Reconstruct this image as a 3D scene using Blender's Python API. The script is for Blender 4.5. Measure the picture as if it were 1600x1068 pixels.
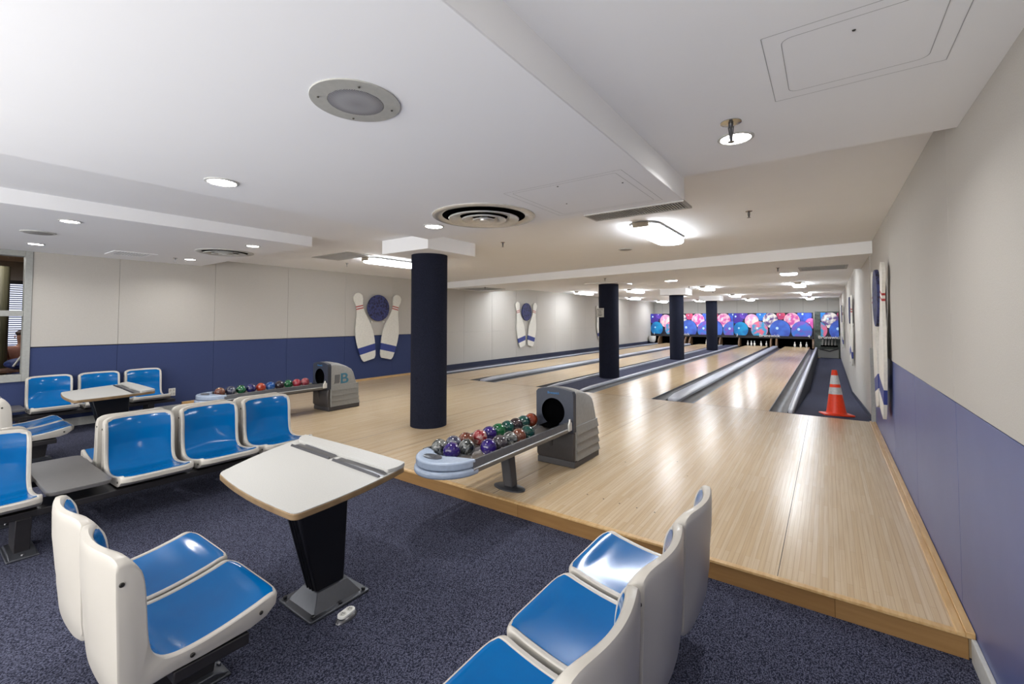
import bpy, bmesh, math, random
from mathutils import Vector, Matrix
PI = math.pi
random.seed(7)
S = bpy.context.scene
for o in list(bpy.data.objects): bpy.data.objects.remove(o, do_unlink=True)
C = S.collection

# ---------------------------------------------------------------- camera
cam_d = bpy.data.cameras.new('camera'); cam = bpy.data.objects.new('camera', cam_d); C.objects.link(cam)
S.camera = cam
cam.location = (0, 0, 1.357)
cam.rotation_euler = (math.radians(92.03), 0, math.radians(35.553))
cam_d.sensor_width = 36; cam_d.lens = 690/1600*36
cam_d.shift_y = -(534-474.675)/1600
cam_d.clip_start = .02; cam_d.clip_end = 100

# ---------------------------------------------------------------- world and large lights
w = bpy.data.worlds.new('world'); S.world = w; w.use_nodes = True
w.node_tree.nodes['Background'].inputs[0].default_value = (1, .99, .97, 1)
w.node_tree.nodes['Background'].inputs[1].default_value = 1.6
S.view_settings.view_transform = 'Standard'; S.view_settings.look = 'None'
S.view_settings.gamma = 1; S.view_settings.use_curve_mapping = False
S.view_settings.exposure = 0.95

def area(name, loc, rot, sx, sy, power, col=(1, .98, .95), spread=180):
    l = bpy.data.lights.new(name, 'AREA'); l.shape = 'RECTANGLE'; l.size = sx; l.size_y = sy
    l.energy = power; l.color = col; l.spread = math.radians(spread)
    o = bpy.data.objects.new(name, l); C.objects.link(o); o.location = loc; o.rotation_euler = rot
    return o
# unseen fill panels added behind the camera to brighten the near room
area('rear_fill_light', (-3.2, -3.0, 1.6), (math.radians(112), 0, 0), 8, 1.0, 78, (1, .985, .955))
area('ceiling_fill_uplight', (-1.3, -1.9, .45), (math.radians(180), 0, 0), 3.4, 1.6, 62, (1, .985, .955), 150)  # added fill aimed straight up to lift the near ceiling

# ---------------------------------------------------------------- materials
def lin(c):
    return tuple(((x/255)/12.92 if x/255 <= .04045 else ((x/255+.055)/1.055)**2.4) for x in c)+(1,)
def new_mat(name):
    m = bpy.data.materials.new(name); m.use_nodes = True
    return m, m.node_tree.nodes, m.node_tree.links, m.node_tree.nodes['Principled BSDF']
def mat(name, col, rough=.5, metal=0, col2=None, scale=40, bump=0, spec=.5, coat=0, stretch=(1,1,1), detail=3, lo=.35, hi=.65):
    m, N, L, P = new_mat(name)
    P.inputs['Base Color'].default_value = lin(col); P.inputs['Roughness'].default_value = rough
    P.inputs['Metallic'].default_value = metal; P.inputs['Specular IOR Level'].default_value = spec
    P.inputs['Coat Weight'].default_value = coat; P.inputs['Coat Roughness'].default_value = .08
    tc = N.new('ShaderNodeTexCoord'); mp = N.new('ShaderNodeMapping'); mp.inputs['Scale'].default_value = stretch
    L.new(tc.outputs['Object'], mp.inputs[0])
    nz = N.new('ShaderNodeTexNoise'); nz.inputs['Scale'].default_value = scale; nz.inputs['Detail'].default_value = detail
    L.new(mp.outputs[0], nz.inputs['Vector'])
    if col2 is None: col2 = tuple(max(0, c*.96) for c in col)
    cr = N.new('ShaderNodeValToRGB'); cr.color_ramp.elements[0].position = lo; cr.color_ramp.elements[1].position = hi
    cr.color_ramp.elements[0].color = lin(col2); cr.color_ramp.elements[1].color = lin(col)
    L.new(nz.outputs[0], cr.inputs[0]); L.new(cr.outputs[0], P.inputs['Base Color'])
    if bump:
        b = N.new('ShaderNodeBump'); b.inputs['Strength'].default_value = bump; b.inputs['Distance'].default_value = .002
        L.new(nz.outputs[0], b.inputs['Height']); L.new(b.outputs[0], P.inputs['Normal'])
    return m
def emit(name, col, strength):
    m, N, L, P = new_mat(name)
    P.inputs['Base Color'].default_value = lin(col)
    P.inputs['Emission Color'].default_value = lin(col); P.inputs['Emission Strength'].default_value = strength
    return m
def wood(name, c1, c2, seam, rough, w_=.026, length=1.1, swap=True, mortar=.0007, coat=.3):
    m, N, L, P = new_mat(name)
    P.inputs['Roughness'].default_value = rough; P.inputs['Coat Weight'].default_value = coat; P.inputs['Coat Roughness'].default_value = .1; P.inputs['Specular IOR Level'].default_value = .26
    tc = N.new('ShaderNodeTexCoord'); sp = N.new('ShaderNodeSeparateXYZ'); cb = N.new('ShaderNodeCombineXYZ')
    L.new(tc.outputs['Object'], sp.inputs[0])
    L.new(sp.outputs['Y' if swap else 'X'], cb.inputs['X']); L.new(sp.outputs['X' if swap else 'Z'], cb.inputs['Y'])
    br = N.new('ShaderNodeTexBrick'); br.inputs['Scale'].default_value = 1
    br.inputs['Color1'].default_value = lin(c1); br.inputs['Color2'].default_value = lin(c2); br.inputs['Mortar'].default_value = lin(seam)
    br.inputs['Mortar Size'].default_value = mortar; br.inputs['Mortar Smooth'].default_value = .3
    br.inputs['Brick Width'].default_value = length; br.inputs['Row Height'].default_value = w_; br.offset = .37
    L.new(cb.outputs[0], br.inputs['Vector'])
    mp = N.new('ShaderNodeMapping'); mp.inputs['Scale'].default_value = (1.5, 60, 60) if swap else (2, 30, 30)
    L.new(cb.outputs[0], mp.inputs[0])
    nz = N.new('ShaderNodeTexNoise'); nz.inputs['Scale'].default_value = 1.5; nz.inputs['Detail'].default_value = 6
    L.new(mp.outputs[0], nz.inputs['Vector'])
    mx = N.new('ShaderNodeMix'); mx.data_type = 'RGBA'; mx.blend_type = 'MULTIPLY'; mx.inputs[0].default_value = .45
    cr = N.new('ShaderNodeValToRGB'); cr.color_ramp.elements[0].color = (.72, .66, .6, 1); cr.color_ramp.elements[1].color = (1.0, 1.0, 1.0, 1)
    cr.color_ramp.elements[0].position = .3; cr.color_ramp.elements[1].position = .62
    L.new(nz.outputs[0], cr.inputs[0]); L.new(br.outputs[0], mx.inputs[6]); L.new(cr.outputs[0], mx.inputs[7])
    L.new(mx.outputs[2], P.inputs['Base Color'])
    return m
def carpet(name, dark, light, scale=1.0):
    m, N, L, P = new_mat(name)
    P.inputs['Roughness'].default_value = .95; P.inputs['Specular IOR Level'].default_value = .1
    tc = N.new('ShaderNodeTexCoord'); mp = N.new('ShaderNodeMapping'); mp.inputs['Rotation'].default_value = (0, 0, .62)
    mp.inputs['Scale'].default_value = (1, .55, 1); L.new(tc.outputs['Object'], mp.inputs[0])
    v = N.new('ShaderNodeTexVoronoi'); v.inputs['Scale'].default_value = 230*scale; L.new(mp.outputs[0], v.inputs['Vector'])
    nz = N.new('ShaderNodeTexNoise'); nz.inputs['Scale'].default_value = 160*scale; nz.inputs['Detail'].default_value = 2; L.new(tc.outputs['Object'], nz.inputs['Vector'])
    ad = N.new('ShaderNodeMath'); ad.operation = 'MULTIPLY_ADD'; ad.inputs[1].default_value = -.7
    L.new(v.outputs['Distance'], ad.inputs[0]); L.new(nz.outputs[0], ad.inputs[2])
    cr = N.new('ShaderNodeValToRGB'); cr.color_ramp.elements[0].color = lin(dark); cr.color_ramp.elements[1].color = lin(light)
    cr.color_ramp.elements[0].position = .0; cr.color_ramp.elements[1].position = .42
    L.new(ad.outputs[0], cr.inputs[0]); L.new(cr.outputs[0], P.inputs['Base Color'])
    b = N.new('ShaderNodeBump'); b.inputs['Strength'].default_value = .6; b.inputs['Distance'].default_value = .004
    L.new(ad.outputs[0], b.inputs['Height']); L.new(b.outputs[0], P.inputs['Normal'])
    return m
def marble(name, cols, scale=9, rough=.07, dist=1.6):
    m, N, L, P = new_mat(name)
    P.inputs['Roughness'].default_value = rough; P.inputs['Coat Weight'].default_value = .6; P.inputs['Coat Roughness'].default_value = .04
    tc = N.new('ShaderNodeTexCoord'); nz = N.new('ShaderNodeTexNoise'); nz.inputs['Scale'].default_value = scale
    nz.inputs['Detail'].default_value = 4; nz.inputs['Distortion'].default_value = dist
    L.new(tc.outputs['Object'], nz.inputs['Vector'])
    cr = N.new('ShaderNodeValToRGB'); E_ = cr.color_ramp.elements
    n = len(cols)
    while len(E_) < n: E_.new(.5)
    for i, c in enumerate(cols): E_[i].position = .33+.34*i/max(1, n-1); E_[i].color = lin(tuple(v*.8 for v in c))
    L.new(nz.outputs[0], cr.inputs[0]); L.new(cr.outputs[0], P.inputs['Base Color'])
    return m

M = dict(
 ceil=mat('ceiling_paint', (240, 240, 241), .9, scale=3, col2=(239, 239, 240)),
 ceil2=mat('bulkhead_paint', (240, 240, 241), .9, scale=3, col2=(239, 239, 240)),
 cream=mat('cream_fabric_panel', (184, 180, 173), .85, col2=(179, 174, 167), scale=180, bump=.25),
 navywall=mat('navy_fabric_panel', (47, 61, 104), .8, col2=(42, 55, 96), scale=200, bump=.3),
 bluepaint=mat('blue_gloss_panel', (84, 94, 140), .38, col2=(80, 90, 136), scale=4, spec=.4),
 gap=mat('dark_reveal', (45, 43, 42), .8),
 appr=wood('approach_maple', (205, 184, 154), (197, 173, 139), (158, 134, 104), .25, coat=0),
 lane=wood('lane_maple', (214, 190, 154), (204, 176, 138), (160, 130, 96), .2, coat=0),
 step=wood('oak_fascia', (152, 117, 74), (136, 101, 60), (108, 78, 44), .4, w_=.5, length=1.9, swap=False, mortar=.002),
 trimw=mat('maple_trim', (206, 172, 122), .35, col2=(190, 152, 100), scale=6, stretch=(8, 1, 8)),
 carpet=carpet('navy_carpet', (30, 32, 46), (98, 100, 120)),
 carpet2=carpet('navy_runner_carpet', (56, 58, 74), (88, 90, 110)),
 navybase=mat('navy_base', (32, 38, 62), .7),
 whitebase=mat('pale_baseboard', (196, 196, 192), .5),
 shell=mat('white_chair_shell', (186, 181, 172), .34, spec=.4, scale=3, col2=(187, 182, 173)),
 blue=mat('blue_seat_shell', (0, 96, 160), .14, spec=.28, coat=.08, scale=5, col2=(0, 91, 154)),
 bolt=mat('bolt_metal', (70, 68, 64), .45, .8),
 dark=mat('dark_bench_metal', (44, 42, 44), .45, .3, scale=20),
 tray=mat('grey_tray_laminate', (92, 90, 90), .35, spec=.5, scale=120),
 black=mat('black_void', (3, 3, 4), .95, spec=.02),
 tabtop=mat('table_laminate', (180, 179, 175), .45, scale=200),
 tabedge=mat('table_edge_wood', (134, 110, 78), .5, scale=12, col2=(116, 92, 62)),
 steel=mat('brushed_steel', (104, 104, 107), .3, .8, scale=30, stretch=(1, 12, 1)),
 post=mat('black_post', (20, 20, 24), .35, .2),
 basepl=mat('graphite_base', (78, 80, 86), .35, .6),
 hood=mat('return_hood_grey', (150, 149, 145), .4, scale=30),
 hoodside=mat('return_louver_grey', (140, 139, 135), .42),
 slate=mat('slate_front', (52, 57, 70), .4),
 hooddark=mat('return_lower_dark', (66, 64, 66), .45),
 paleblue=mat('pale_blue_cap', (172, 186, 206), .25, coat=.3),
 rail=mat('grey_rail', (112, 114, 117), .3, .5),
 raillight=mat('rail_highlight', (216, 218, 220), .25, .4),
 pan=mat('return_pan', (150, 144, 140), .22, .6),
 gutter=mat('gutter_grey', (70, 69, 70), .42, 0, spec=.35, col2=(58, 57, 59), scale=3),
 capg=mat('divider_cap', (176, 180, 192), .32, 0, spec=.45),
 column=mat('navy_carpet_column', (36, 39, 54), .95, col2=(20, 22, 34), scale=150, bump=.6, spec=.15),
 navyside=mat('navy_skirt', (40, 42, 60), .6),
 lamp=emit('lamp_lens', (242, 248, 255), 17.0), lampside=emit('lamp_lens_side', (242, 248, 255), 15.0),
 down=emit('downlight_lens', (255, 252, 246), 14.0),
 lampend=mat('lamp_end_cap', (170, 158, 140), .4, .3),
 chrome=mat('chrome', (190, 186, 178), .15, .95),
 nickel=mat('diffuser_metal', (214, 211, 204), .25, .45),
 grillm=mat('vent_metal', (176, 174, 170), .5, .2),
 spk=mat('speaker_rim', (172, 171, 165), .6),
 grey=mat('plain_grey', (150, 148, 145), .6),
 seam=mat('panel_seam', (168, 168, 167), .9),
 pinw=mat('pin_white', (228, 228, 224), .3, coat=.4),
 signw=mat('sign_white', (222, 219, 210), .6),
 red=mat('stripe_red', (168, 42, 42), .5),
 bluest=mat('stripe_blue', (46, 62, 134), .5),
 cone=mat('cone_orange', (240, 62, 20), .4),
 reflect=mat('reflective_band', (214, 214, 214), .4, col2=(190, 192, 196), scale=80),
 frame=mat('window_frame_grey', (160, 161, 157), .5),
 olive=mat('olive_curtain', (84, 80, 58), .7, col2=(68, 65, 46), scale=9, stretch=(1, 8, .3)),
 tan=mat('tan_wall', (176, 150, 120), .8),
 taupe=mat('taupe_wall', (140, 128, 116), .8),
 day=emit('window_daylight', (225, 232, 255), .75),
 slat=mat('blind_slat', (48, 54, 78), .6),
 outlet=mat('white_plastic', (226, 225, 220), .35),
 paper=mat('paper', (196, 194, 188), .7), ink=mat('print_ink', (96, 94, 92), .8),
 artbg=mat('print_dark', (30, 24, 52), .6, col2=(16, 12, 30), scale=3),
 strip=mat('mask_strip', (46, 44, 50), .5),
 kick=mat('kickback_wood', (120, 92, 66), .5, col2=(96, 72, 50), scale=8, stretch=(6, 6, 1)),
 machine=mat('machine_green', (104, 112, 104), .6, col2=(70, 76, 72), scale=6),
 navyball=mat('sign_ball_navy', (28, 28, 52), .7, col2=(56, 62, 112), scale=22, lo=.45, hi=.62),
 teal=mat('logo_teal', (64, 122, 146), .4), bluetxt=mat('logo_blue', (52, 110, 160), .4),
 oval=mat('oval_badge', (84, 86, 92), .3, .2),
 skin=mat('skin', (176, 128, 104), .5), hair=mat('hair', (60, 46, 40), .7), shirt=mat('salmon_shirt', (140, 92, 78), .8),
 bluebag=mat('blue_bag', (36, 52, 108), .6), desk=mat('desk_wood', (96, 66, 52), .5),
 glass=None)
def glass():
    m, N, L, P = new_mat('window_glass')
    P.inputs['Base Color'].default_value = (1, 1, 1, 1); P.inputs['Roughness'].default_value = .02
    P.inputs['Transmission Weight'].default_value = 1; P.inputs['IOR'].default_value = 1.05
    return m
M['glass'] = glass()

# ---------------------------------------------------------------- mesh helpers
def bm_new(): return bmesh.new()
def addpoly(bm, pts, mi=0, smooth=False):
    try:
        f = bm.faces.new([bm.verts.new(p) for p in pts]); f.material_index = mi; f.smooth = smooth; return f
    except ValueError: return None
def box(bm, x0, x1, y0, y1, z0, z1, mi=0):
    v = [bm.verts.new(p) for p in [(x0,y0,z0),(x1,y0,z0),(x1,y1,z0),(x0,y1,z0),(x0,y0,z1),(x1,y0,z1),(x1,y1,z1),(x0,y1,z1)]]
    for q in [(3,2,1,0),(4,5,6,7),(0,1,5,4),(1,2,6,5),(2,3,7,6),(3,0,4,7)]:
        bm.faces.new([v[i] for i in q]).material_index = mi
def prism(bm, pts, axis, a0, a1, mi=0, smooth=False, capmi=None):
    """pts: 2D outline; extruded along axis 'x','y','z' from a0 to a1"""
    def P(p, a):
        return {'x': (a, p[0], p[1]), 'y': (p[0], a, p[1]), 'z': (p[0], p[1], a)}[axis]
    A = [bm.verts.new(P(p, a0)) for p in pts]; B = [bm.verts.new(P(p, a1)) for p in pts]
    n = len(pts)
    for i in range(n):
        f = bm.faces.new((A[i], A[(i+1) % n], B[(i+1) % n], B[i])); f.material_index = mi; f.smooth = smooth
    for q in (A[::-1], B):
        f = bm.faces.new(q); f.material_index = mi if capmi is None else capmi
def lathe(bm, prof, cx=0, cy=0, n=32, mi=0, smooth=True, cap=True, sx=1, sy=1):
    rings = []
    for r, z in prof:
        rings.append([bm.verts.new((cx+sx*r*math.cos(2*PI*k/n), cy+sy*r*math.sin(2*PI*k/n), z)) for k in range(n)])
    for a, b in zip(rings, rings[1:]):
        for k in range(n):
            f = bm.faces.new((a[k], a[(k+1) % n], b[(k+1) % n], b[k])); f.material_index = mi; f.smooth = smooth
    if cap:
        for r_ in (rings[0], rings[-1]):
            f = bm.faces.new(r_); f.material_index = mi
def tube(bm, p0, p1, r0, r1=None, n=12, mi=0, smooth=True):
    r1 = r0 if r1 is None else r1
    p0, p1 = Vector(p0), Vector(p1); d = (p1-p0).normalized()
    a = d.orthogonal().normalized(); b = d.cross(a)
    R = [[bm.verts.new(p+a*(r*math.cos(2*PI*k/n))+b*(r*math.sin(2*PI*k/n))) for k in range(n)] for p, r in ((p0, r0), (p1, r1))]
    for k in range(n):
        f = bm.faces.new((R[0][k], R[0][(k+1) % n], R[1][(k+1) % n], R[1][k])); f.smooth = smooth; f.material_index = mi
    for r_ in R: bm.faces.new(r_).material_index = mi
def sphere(bm, c, r, n=24, mi=0, scale=(1,1,1)):
    bmesh.ops.create_uvsphere(bm, u_segments=n, v_segments=n//2, radius=r, matrix=Matrix.Translation(c) @ Matrix.Diagonal((*scale, 1)))
    for f in bm.faces: f.smooth = True
def rrect(x0, x1, y0, y1, r, n=5):
    out = []
    for cx, cy, a in ((x1-r, y1-r, 0), (x0+r, y1-r, PI/2), (x0+r, y0+r, PI), (x1-r, y0+r, 1.5*PI)):
        for k in range(n+1): out.append((cx+r*math.cos(a+PI/2*k/n), cy+r*math.sin(a+PI/2*k/n)))
    return out
def obj(name, bm, mats, parent=None, loc=(0,0,0), bevel=0, seg=2, label=None):
    bmesh.ops.recalc_face_normals(bm, faces=bm.faces)
    me = bpy.data.meshes.new(name); bm.to_mesh(me); bm.free(); me.set_sharp_from_angle(angle=math.radians(38))
    if not isinstance(mats, (list, tuple)): mats = [mats]
    for m in mats: me.materials.append(M[m] if isinstance(m, str) else m)
    o = bpy.data.objects.new(name, me); C.objects.link(o); o.location = loc
    if parent: o.parent = parent
    if bevel:
        b = o.modifiers.new('bevel', 'BEVEL'); b.width = bevel; b.segments = seg; b.limit_method = 'ANGLE'; b.angle_limit = math.radians(40); b.harden_normals = False
    if label: o['label'] = label
    return o
def tag(o, label, cat, group=None):
    o['label'] = label; o['category'] = cat
    if group: o['group'] = group
    return o
def thing(name, label, cat, loc=(0,0,0), rz=0, group=None):
    o = bpy.data.objects.new(name, None); C.objects.link(o); o.empty_display_size = .1
    o.location = loc; o.rotation_euler = (0, 0, rz)
    return tag(o, label, cat, group)
def struct(name, bm, mats, **k):
    o = obj(name, bm, mats, **k); o['kind'] = 'structure'; return o
def dup(root, loc, rz, label=None, group=None, mats=None):
    r = root.copy(); C.objects.link(r); r.location = loc; r.rotation_euler = (0, 0, rz)
    if label: r['label'] = label
    if group: r['group'] = group
    def rec(a, b):
        for ch in list(a.children):
            c = ch.copy(); C.objects.link(c); c.parent = b; rec(ch, c)
    rec(root, r)
    return r
def text_mesh(name, s, size, mat_, parent, mw, ext=.002, align='CENTER', sx=1):
    cu = bpy.data.curves.new('t', 'FONT'); cu.body = s; cu.size = size; cu.extrude = ext; cu.align_x = align; cu.offset = size*.012
    t = bpy.data.objects.new('t', cu); C.objects.link(t)
    dg = bpy.context.evaluated_depsgraph_get(); me = bpy.data.meshes.new_from_object(t.evaluated_get(dg))
    bpy.data.objects.remove(t)
    me.transform(mw @ Matrix.Diagonal((sx, 1, 1, 1))); me.materials.clear(); me.materials.append(M[mat_])
    o = bpy.data.objects.new(name, me); C.objects.link(o)
    if parent: o.parent = parent
    return o

# ================================================================= SETTING
XL, XR = -8.5, .5
CZ = -.105            # carpet level; approach surface is z = 0
Y0, YF, YFOUL, YB = -3.2, 2.73, 7.6, 26.6
CB, CFZ = 2.37, 2.40

bm = bm_new(); box(bm, XL-.1, XR+.1, Y0, YF+.03, CZ-.1, CZ); struct('floor', bm, 'carpet')
# approach platform
bm = bm_new(); box(bm, XL, XR-.02, YF+.02, YFOUL, CZ-.05, 0)
struct('floor_approach', bm, 'appr')
bm = bm_new(); box(bm, XL, XR-.035, YF, YF+.02, CZ, -.012); box(bm, XL, XR-.035, YF-.006, YF+.03, -.012, .0015, 1)
struct('trim_1', bm, ['step', 'trimw'], bevel=.002)
# dark seam lines across / along the approach
bm = bm_new()
for x in (-.245, -2.16, -3.72, -4.38, -6.3): box(bm, x-.0015, x+.0015, YF+.03, YFOUL, -.001, .0008)
box(bm, XL, XR-.03, YFOUL-.008, YFOUL-.002, -.001, .0008)
struct('trim_2', bm, 'gap')
bm = bm_new()
for px, py in ((-1.548,3.175),(-1.411,3.167),(-1.281,3.159),(-1.15,3.158),(-1.021,3.158),(-1.022,4.052),(-1.2,4.4),(-1.9,3.2),(-1.6,4.1)):
    lathe(bm, [(.006, .0002), (.006, .0009)], px, py, 8)
struct('trim_3', bm, 'gap')
# wood trims along walls
bm = bm_new()
box(bm, XR-.045, XR-.014, YF-.01, YFOUL, -.01, .018); box(bm, XR-.075, XR-.045, YF-.01, YFOUL, -.01, .010)
struct('trim_4', bm, 'trimw', bevel=.003)
bm = bm_new(); box(bm, XL+.01, XL+.05, YF, YFOUL+.4, -.01, .04); struct('trim_5', bm, 'trimw', bevel=.003)

# left wall, built round the window opening
bm = bm_new()
wy0, wy1, wz0, wz1 = -1.2, 1.045, .56, 2.25
for (a, b, c, d) in ((Y0, wy0, CZ, 2.5), (wy0, wy1, CZ, wz0), (wy0, wy1, wz1, 2.5), (wy1, YB+.3, CZ, 2.5)):
    box(bm, XL-.12, XL-.002, a, b, c, d)
struct('wall_left', bm, 'gap')
def seam_panels(nm, ys, z0, z1, x0, x1, m, side=None):
    bm = bm_new()
    for a, b in zip(ys, ys[1:]): box(bm, x0, x1, a+.0015, b-.0015, z0, z1)
    return struct(nm, bm, m, bevel=.002)
seam_panels('trim_6', [wy1, 1.92, 3.17, 4.42, 5.67, 6.95, 8.2, 9.5, 10.8, 12.1, 13.4, 14.7, 16, 17.3, 18.6, 19.9, 21.2, 22.5, 23.8, 25.1, YB], 1.0, 2.42, XL, XL+.02, 'cream')
seam_panels('trim_7', [wy1, 1.92, 3.17, 4.42, 5.67, 6.95, 7.62], CZ+.11, .99, XL-.004, XL+.008, 'navywall')
seam_panels('trim_8', [Y0, wy0, wy1], CZ+.11, wz0, XL-.004, XL+.008, 'navywall')
seam_panels('trim_9', [7.62, 8.2, 9.5, 10.8, 12.1, 13.4, 14.7, 16, 17.3, 18.6, 19.9, 21.2, 22.5, 23.8, 25.1, YB], .11, .9985, XL, XL+.02, 'cream')
bm = bm_new(); box(bm, XL-.002, XL+.015, Y0, YF-.01, CZ, CZ+.11); struct('baseboard_left', bm, 'whitebase')
bm = bm_new(); box(bm, XL-.002, XL+.03, 7.62, 26, -.02, .12); struct('baseboard_left_lane', bm, 'navybase')

# right wall
bm = bm_new(); box(bm, XR, XR+.12, Y0, YB+.3, -.65, 2.5); struct('wall_right', bm, 'gap')
seam_panels('trim_10', [Y0, -.8, .45, 1.7, 2.96, 4.2, 5.45, 6.7, 7.55], .968, 2.42, XR-.016, XR+.001, 'cream')
seam_panels('trim_11', [Y0, -.8, .45, 1.7, 2.96, 4.2, 5.45, 7.55], CZ, .962, XR-.012, XR+.001, 'bluepaint')
seam_panels('trim_12', [7.55, 8.9, 10.3, 11.7, 13.1, 14.5, 15.9, 17.3, 18.7, 20.1, 21.5, 22.9, 24.3, YB], -.62, 2.42, XR-.035, XR+.001, 'cream')
bm = bm_new(); box(bm, XR-.055, XR-.005, 7.53, 7.552, .0, .98); box(bm, XR-.055, XR-.035, 7.552, 7.62, .0, .98); struct('trim_13', bm, 'frame')
bm = bm_new(); box(bm, XR-.03, XR-.012, Y0, YF-.012, CZ, CZ+.1); struct('baseboard_right', bm, 'whitebase', bevel=.003)
# sloping navy base along the ramp wall
bm = bm_new()
pts = [(7.56, -.05), (14.0, -.52), (26, -.52), (26, -.44), (14.0, -.43), (7.56, .07)]
prism(bm, pts, 'x', XR-.05, XR-.034); struct('baseboard_right_ramp', bm, 'navybase')
# back wall
bm = bm_new(); box(bm, XL-.1, XR+.1, YB, YB+.1, -.7, 2.5)
for x in range(-8, 1): box(bm, x-.003, x+.003, YB-.001, YB, 1.5, 2.4, 1)
struct('wall_back', bm, ['cream', 'gap'])

# ceilings
bm = bm_new(); box(bm, XL-.1, XR+.1, Y0, 9, CB, CB+.1); box(bm, XL-.1, XR+.1, 9, YB, CFZ, CFZ+.1)
struct('ceiling', bm, 'ceil')
bm = bm_new(); box(bm, -2.9, -.69, Y0, 2.76, 2.075, CB+.05); struct('ceiling_soffit', bm, 'ceil', bevel=.004)
bm = bm_new(); box(bm, -.69, XR, Y0, 2.72, 2.21, CB+.05); struct('ceiling_bulkhead', bm, 'ceil')
bm = bm_new(); box(bm, XL, -5.13, Y0, 2.96, 2.25, CB+.05); struct('ceiling_side_soffit', bm, 'ceil', bevel=.004)
bm = bm_new(); prism(bm, [(XR, 7.3), (XR, 9.4), (XL, 10.7), (XL, 8.75)], 'z', 2.21, 2.45); struct('ceiling_beam', bm, 'ceil2')

# ------------------------------------------------ columns
for i, y in enumerate((4.06, 9.87, 15.65, 21.3)):
    cx = -4.23
    lbl = ['navy carpet wrapped round column on the approach, nearest and widest in view',
           'navy column on the runner carpet with a small paper notice on it',
           'third navy column along the runner carpet, between the notice column and the last one',
           'farthest navy column on the runner carpet, closest to the masking units'][i]
    t = thing('column', lbl, 'column', (cx, y, 0), group='round navy columns')
    bm = bm_new(); lathe(bm, [(.232, 0), (.232, 2.2)], n=48); obj('shaft', bm, 'column', t)
    z1 = CB if i == 0 else CFZ
    bm = bm_new(); box(bm, -.42, .42, -.43, .43, 2.195, z1); obj('capital', bm, 'ceil2', t, bevel=.003)

# ------------------------------------------------ lanes
YE = 25.45; YG = 25.45
def gutter(x0, x1):
    """half-round channel"""
    bm = bm_new(); n = 12; c = (x0+x1)/2; r = (x1-x0)/2-.012
    pr = [(x0, 0)]+[(c-r*math.cos(PI*k/n), -.075*math.sin(PI*k/n)) for k in range(n+1)]+[(x1, 0)]
    for a, b in zip(pr, pr[1:]):
        v = [bm.verts.new(p) for p in ((a[0], YFOUL, a[1]), (b[0], YFOUL, b[1]), (b[0], YE, b[1]), (a[0], YE, a[1]))]
        bm.faces.new(v).smooth = True
    bmesh.ops.remove_doubles(bm, verts=bm.verts, dist=1e-5)
    return bm
def divider(x0, x1, h=.045):
    """raised cap with a rounded, tapered nose"""
    bm = bm_new(); prof = [(0, 0), (.0, .8), (.05, .95), (.12, 1), (.5, 1.02), (.88, 1), (.95, .95), (1, .8), (1, 0)]
    st = [(YFOUL+.02, .35, .55), (YFOUL+.06, .7, .75), (YFOUL+.16, .8, .85), (YFOUL+.5, 1, 1), (YE, 1, 1)]
    R = []
    for y, hh, ww in st:
        c = (x0+x1)/2; w_ = (x1-x0)*ww
        R.append([bm.verts.new((c-w_/2+w_*a, y, -.03+(h+.03)*b*hh)) for a, b in prof])
    for a, b in zip(R, R[1:]):
        for k in range(len(prof)-1): bm.faces.new((a[k], a[k+1], b[k+1], b[k])).smooth = True
    bm.faces.new(R[0]); bm.faces.new(R[-1])
    return bm
lanes = [(-7.70, -6.62), (-5.90, -4.85), (-3.57, -2.50), (-1.80, -.745)]
for i, (a, b) in enumerate(lanes):
    bm = bm_new(); box(bm, a, b, YFOUL, YG+1.0, -.09, 0)
    for k in range(7):   # aiming darts
        xx = (a+b)/2+(k-3)*.13; yy = YFOUL+4.6-abs(k-3)*.18
        addpoly(bm, [(xx-.012, yy-.06, .0007), (xx+.012, yy-.06, .0007), (xx, yy+.06, .0007)], 1)
    struct('floor_lane_%d' % (i+1), bm, ['lane', 'kick'])
for a, b, l in ((-7.935, -7.70, 'grey lane gutter beside the left cream wall'),
             (-6.62, -6.375, 'left gutter of the pair between the two far left lanes'),
             (-6.145, -5.90, 'right gutter of the pair between the two far left lanes'),
             (-4.85, -4.62, 'gutter on the left side of the column runner carpet'),
             (-3.82, -3.57, 'gutter on the right side of the column runner carpet'),
             (-2.50, -2.265, 'left gutter of the pair between the two right lanes'),
             (-2.035, -1.80, 'right gutter of the pair between the two right lanes'),
             (-.745, -.51, 'rightmost gutter, beside the ramp with the cone')):
    tag(obj('gutter', gutter(a, b), 'gutter'), l, 'gutter', 'lane gutters')
for a, b, h, l in ((-7.995, -7.935, .03, 'narrow grey kerb rail along the left cream wall'),
             (-6.375, -6.145, .05, 'wide grey divider cap between the two far left lanes'),
             (-4.62, -4.55, .04, 'narrow grey kerb rail left of the column runner carpet'),
             (-3.90, -3.82, .04, 'narrow grey kerb rail right of the column runner carpet'),
             (-2.265, -2.035, .055, 'wide grey divider cap between the two right lanes'),
             (-.51, -.43, .055, 'narrow grey kerb rail beside the ramp with the cone')):
    tag(obj('divider_cap', divider(a, b, h), 'capg'), l, 'lane divider', 'lane divider caps')
bm = bm_new(); box(bm, -4.55, -3.90, YFOUL, 26.3, -.09, -.004); struct('floor_runner_carpet', bm, 'carpet2')
bm = bm_new(); box(bm, XL, -7.995, YFOUL, 26.3, -.09, -.004); struct('floor_edge_carpet', bm, 'navybase')
bm = bm_new(); prism(bm, [(YFOUL, 0), (14.0, -.495), (YB, -.495), (YB, -.6), (YFOUL, -.6)], 'x', -.43, XR); struct('floor_ramp_carpet', bm, 'carpet2')
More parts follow.
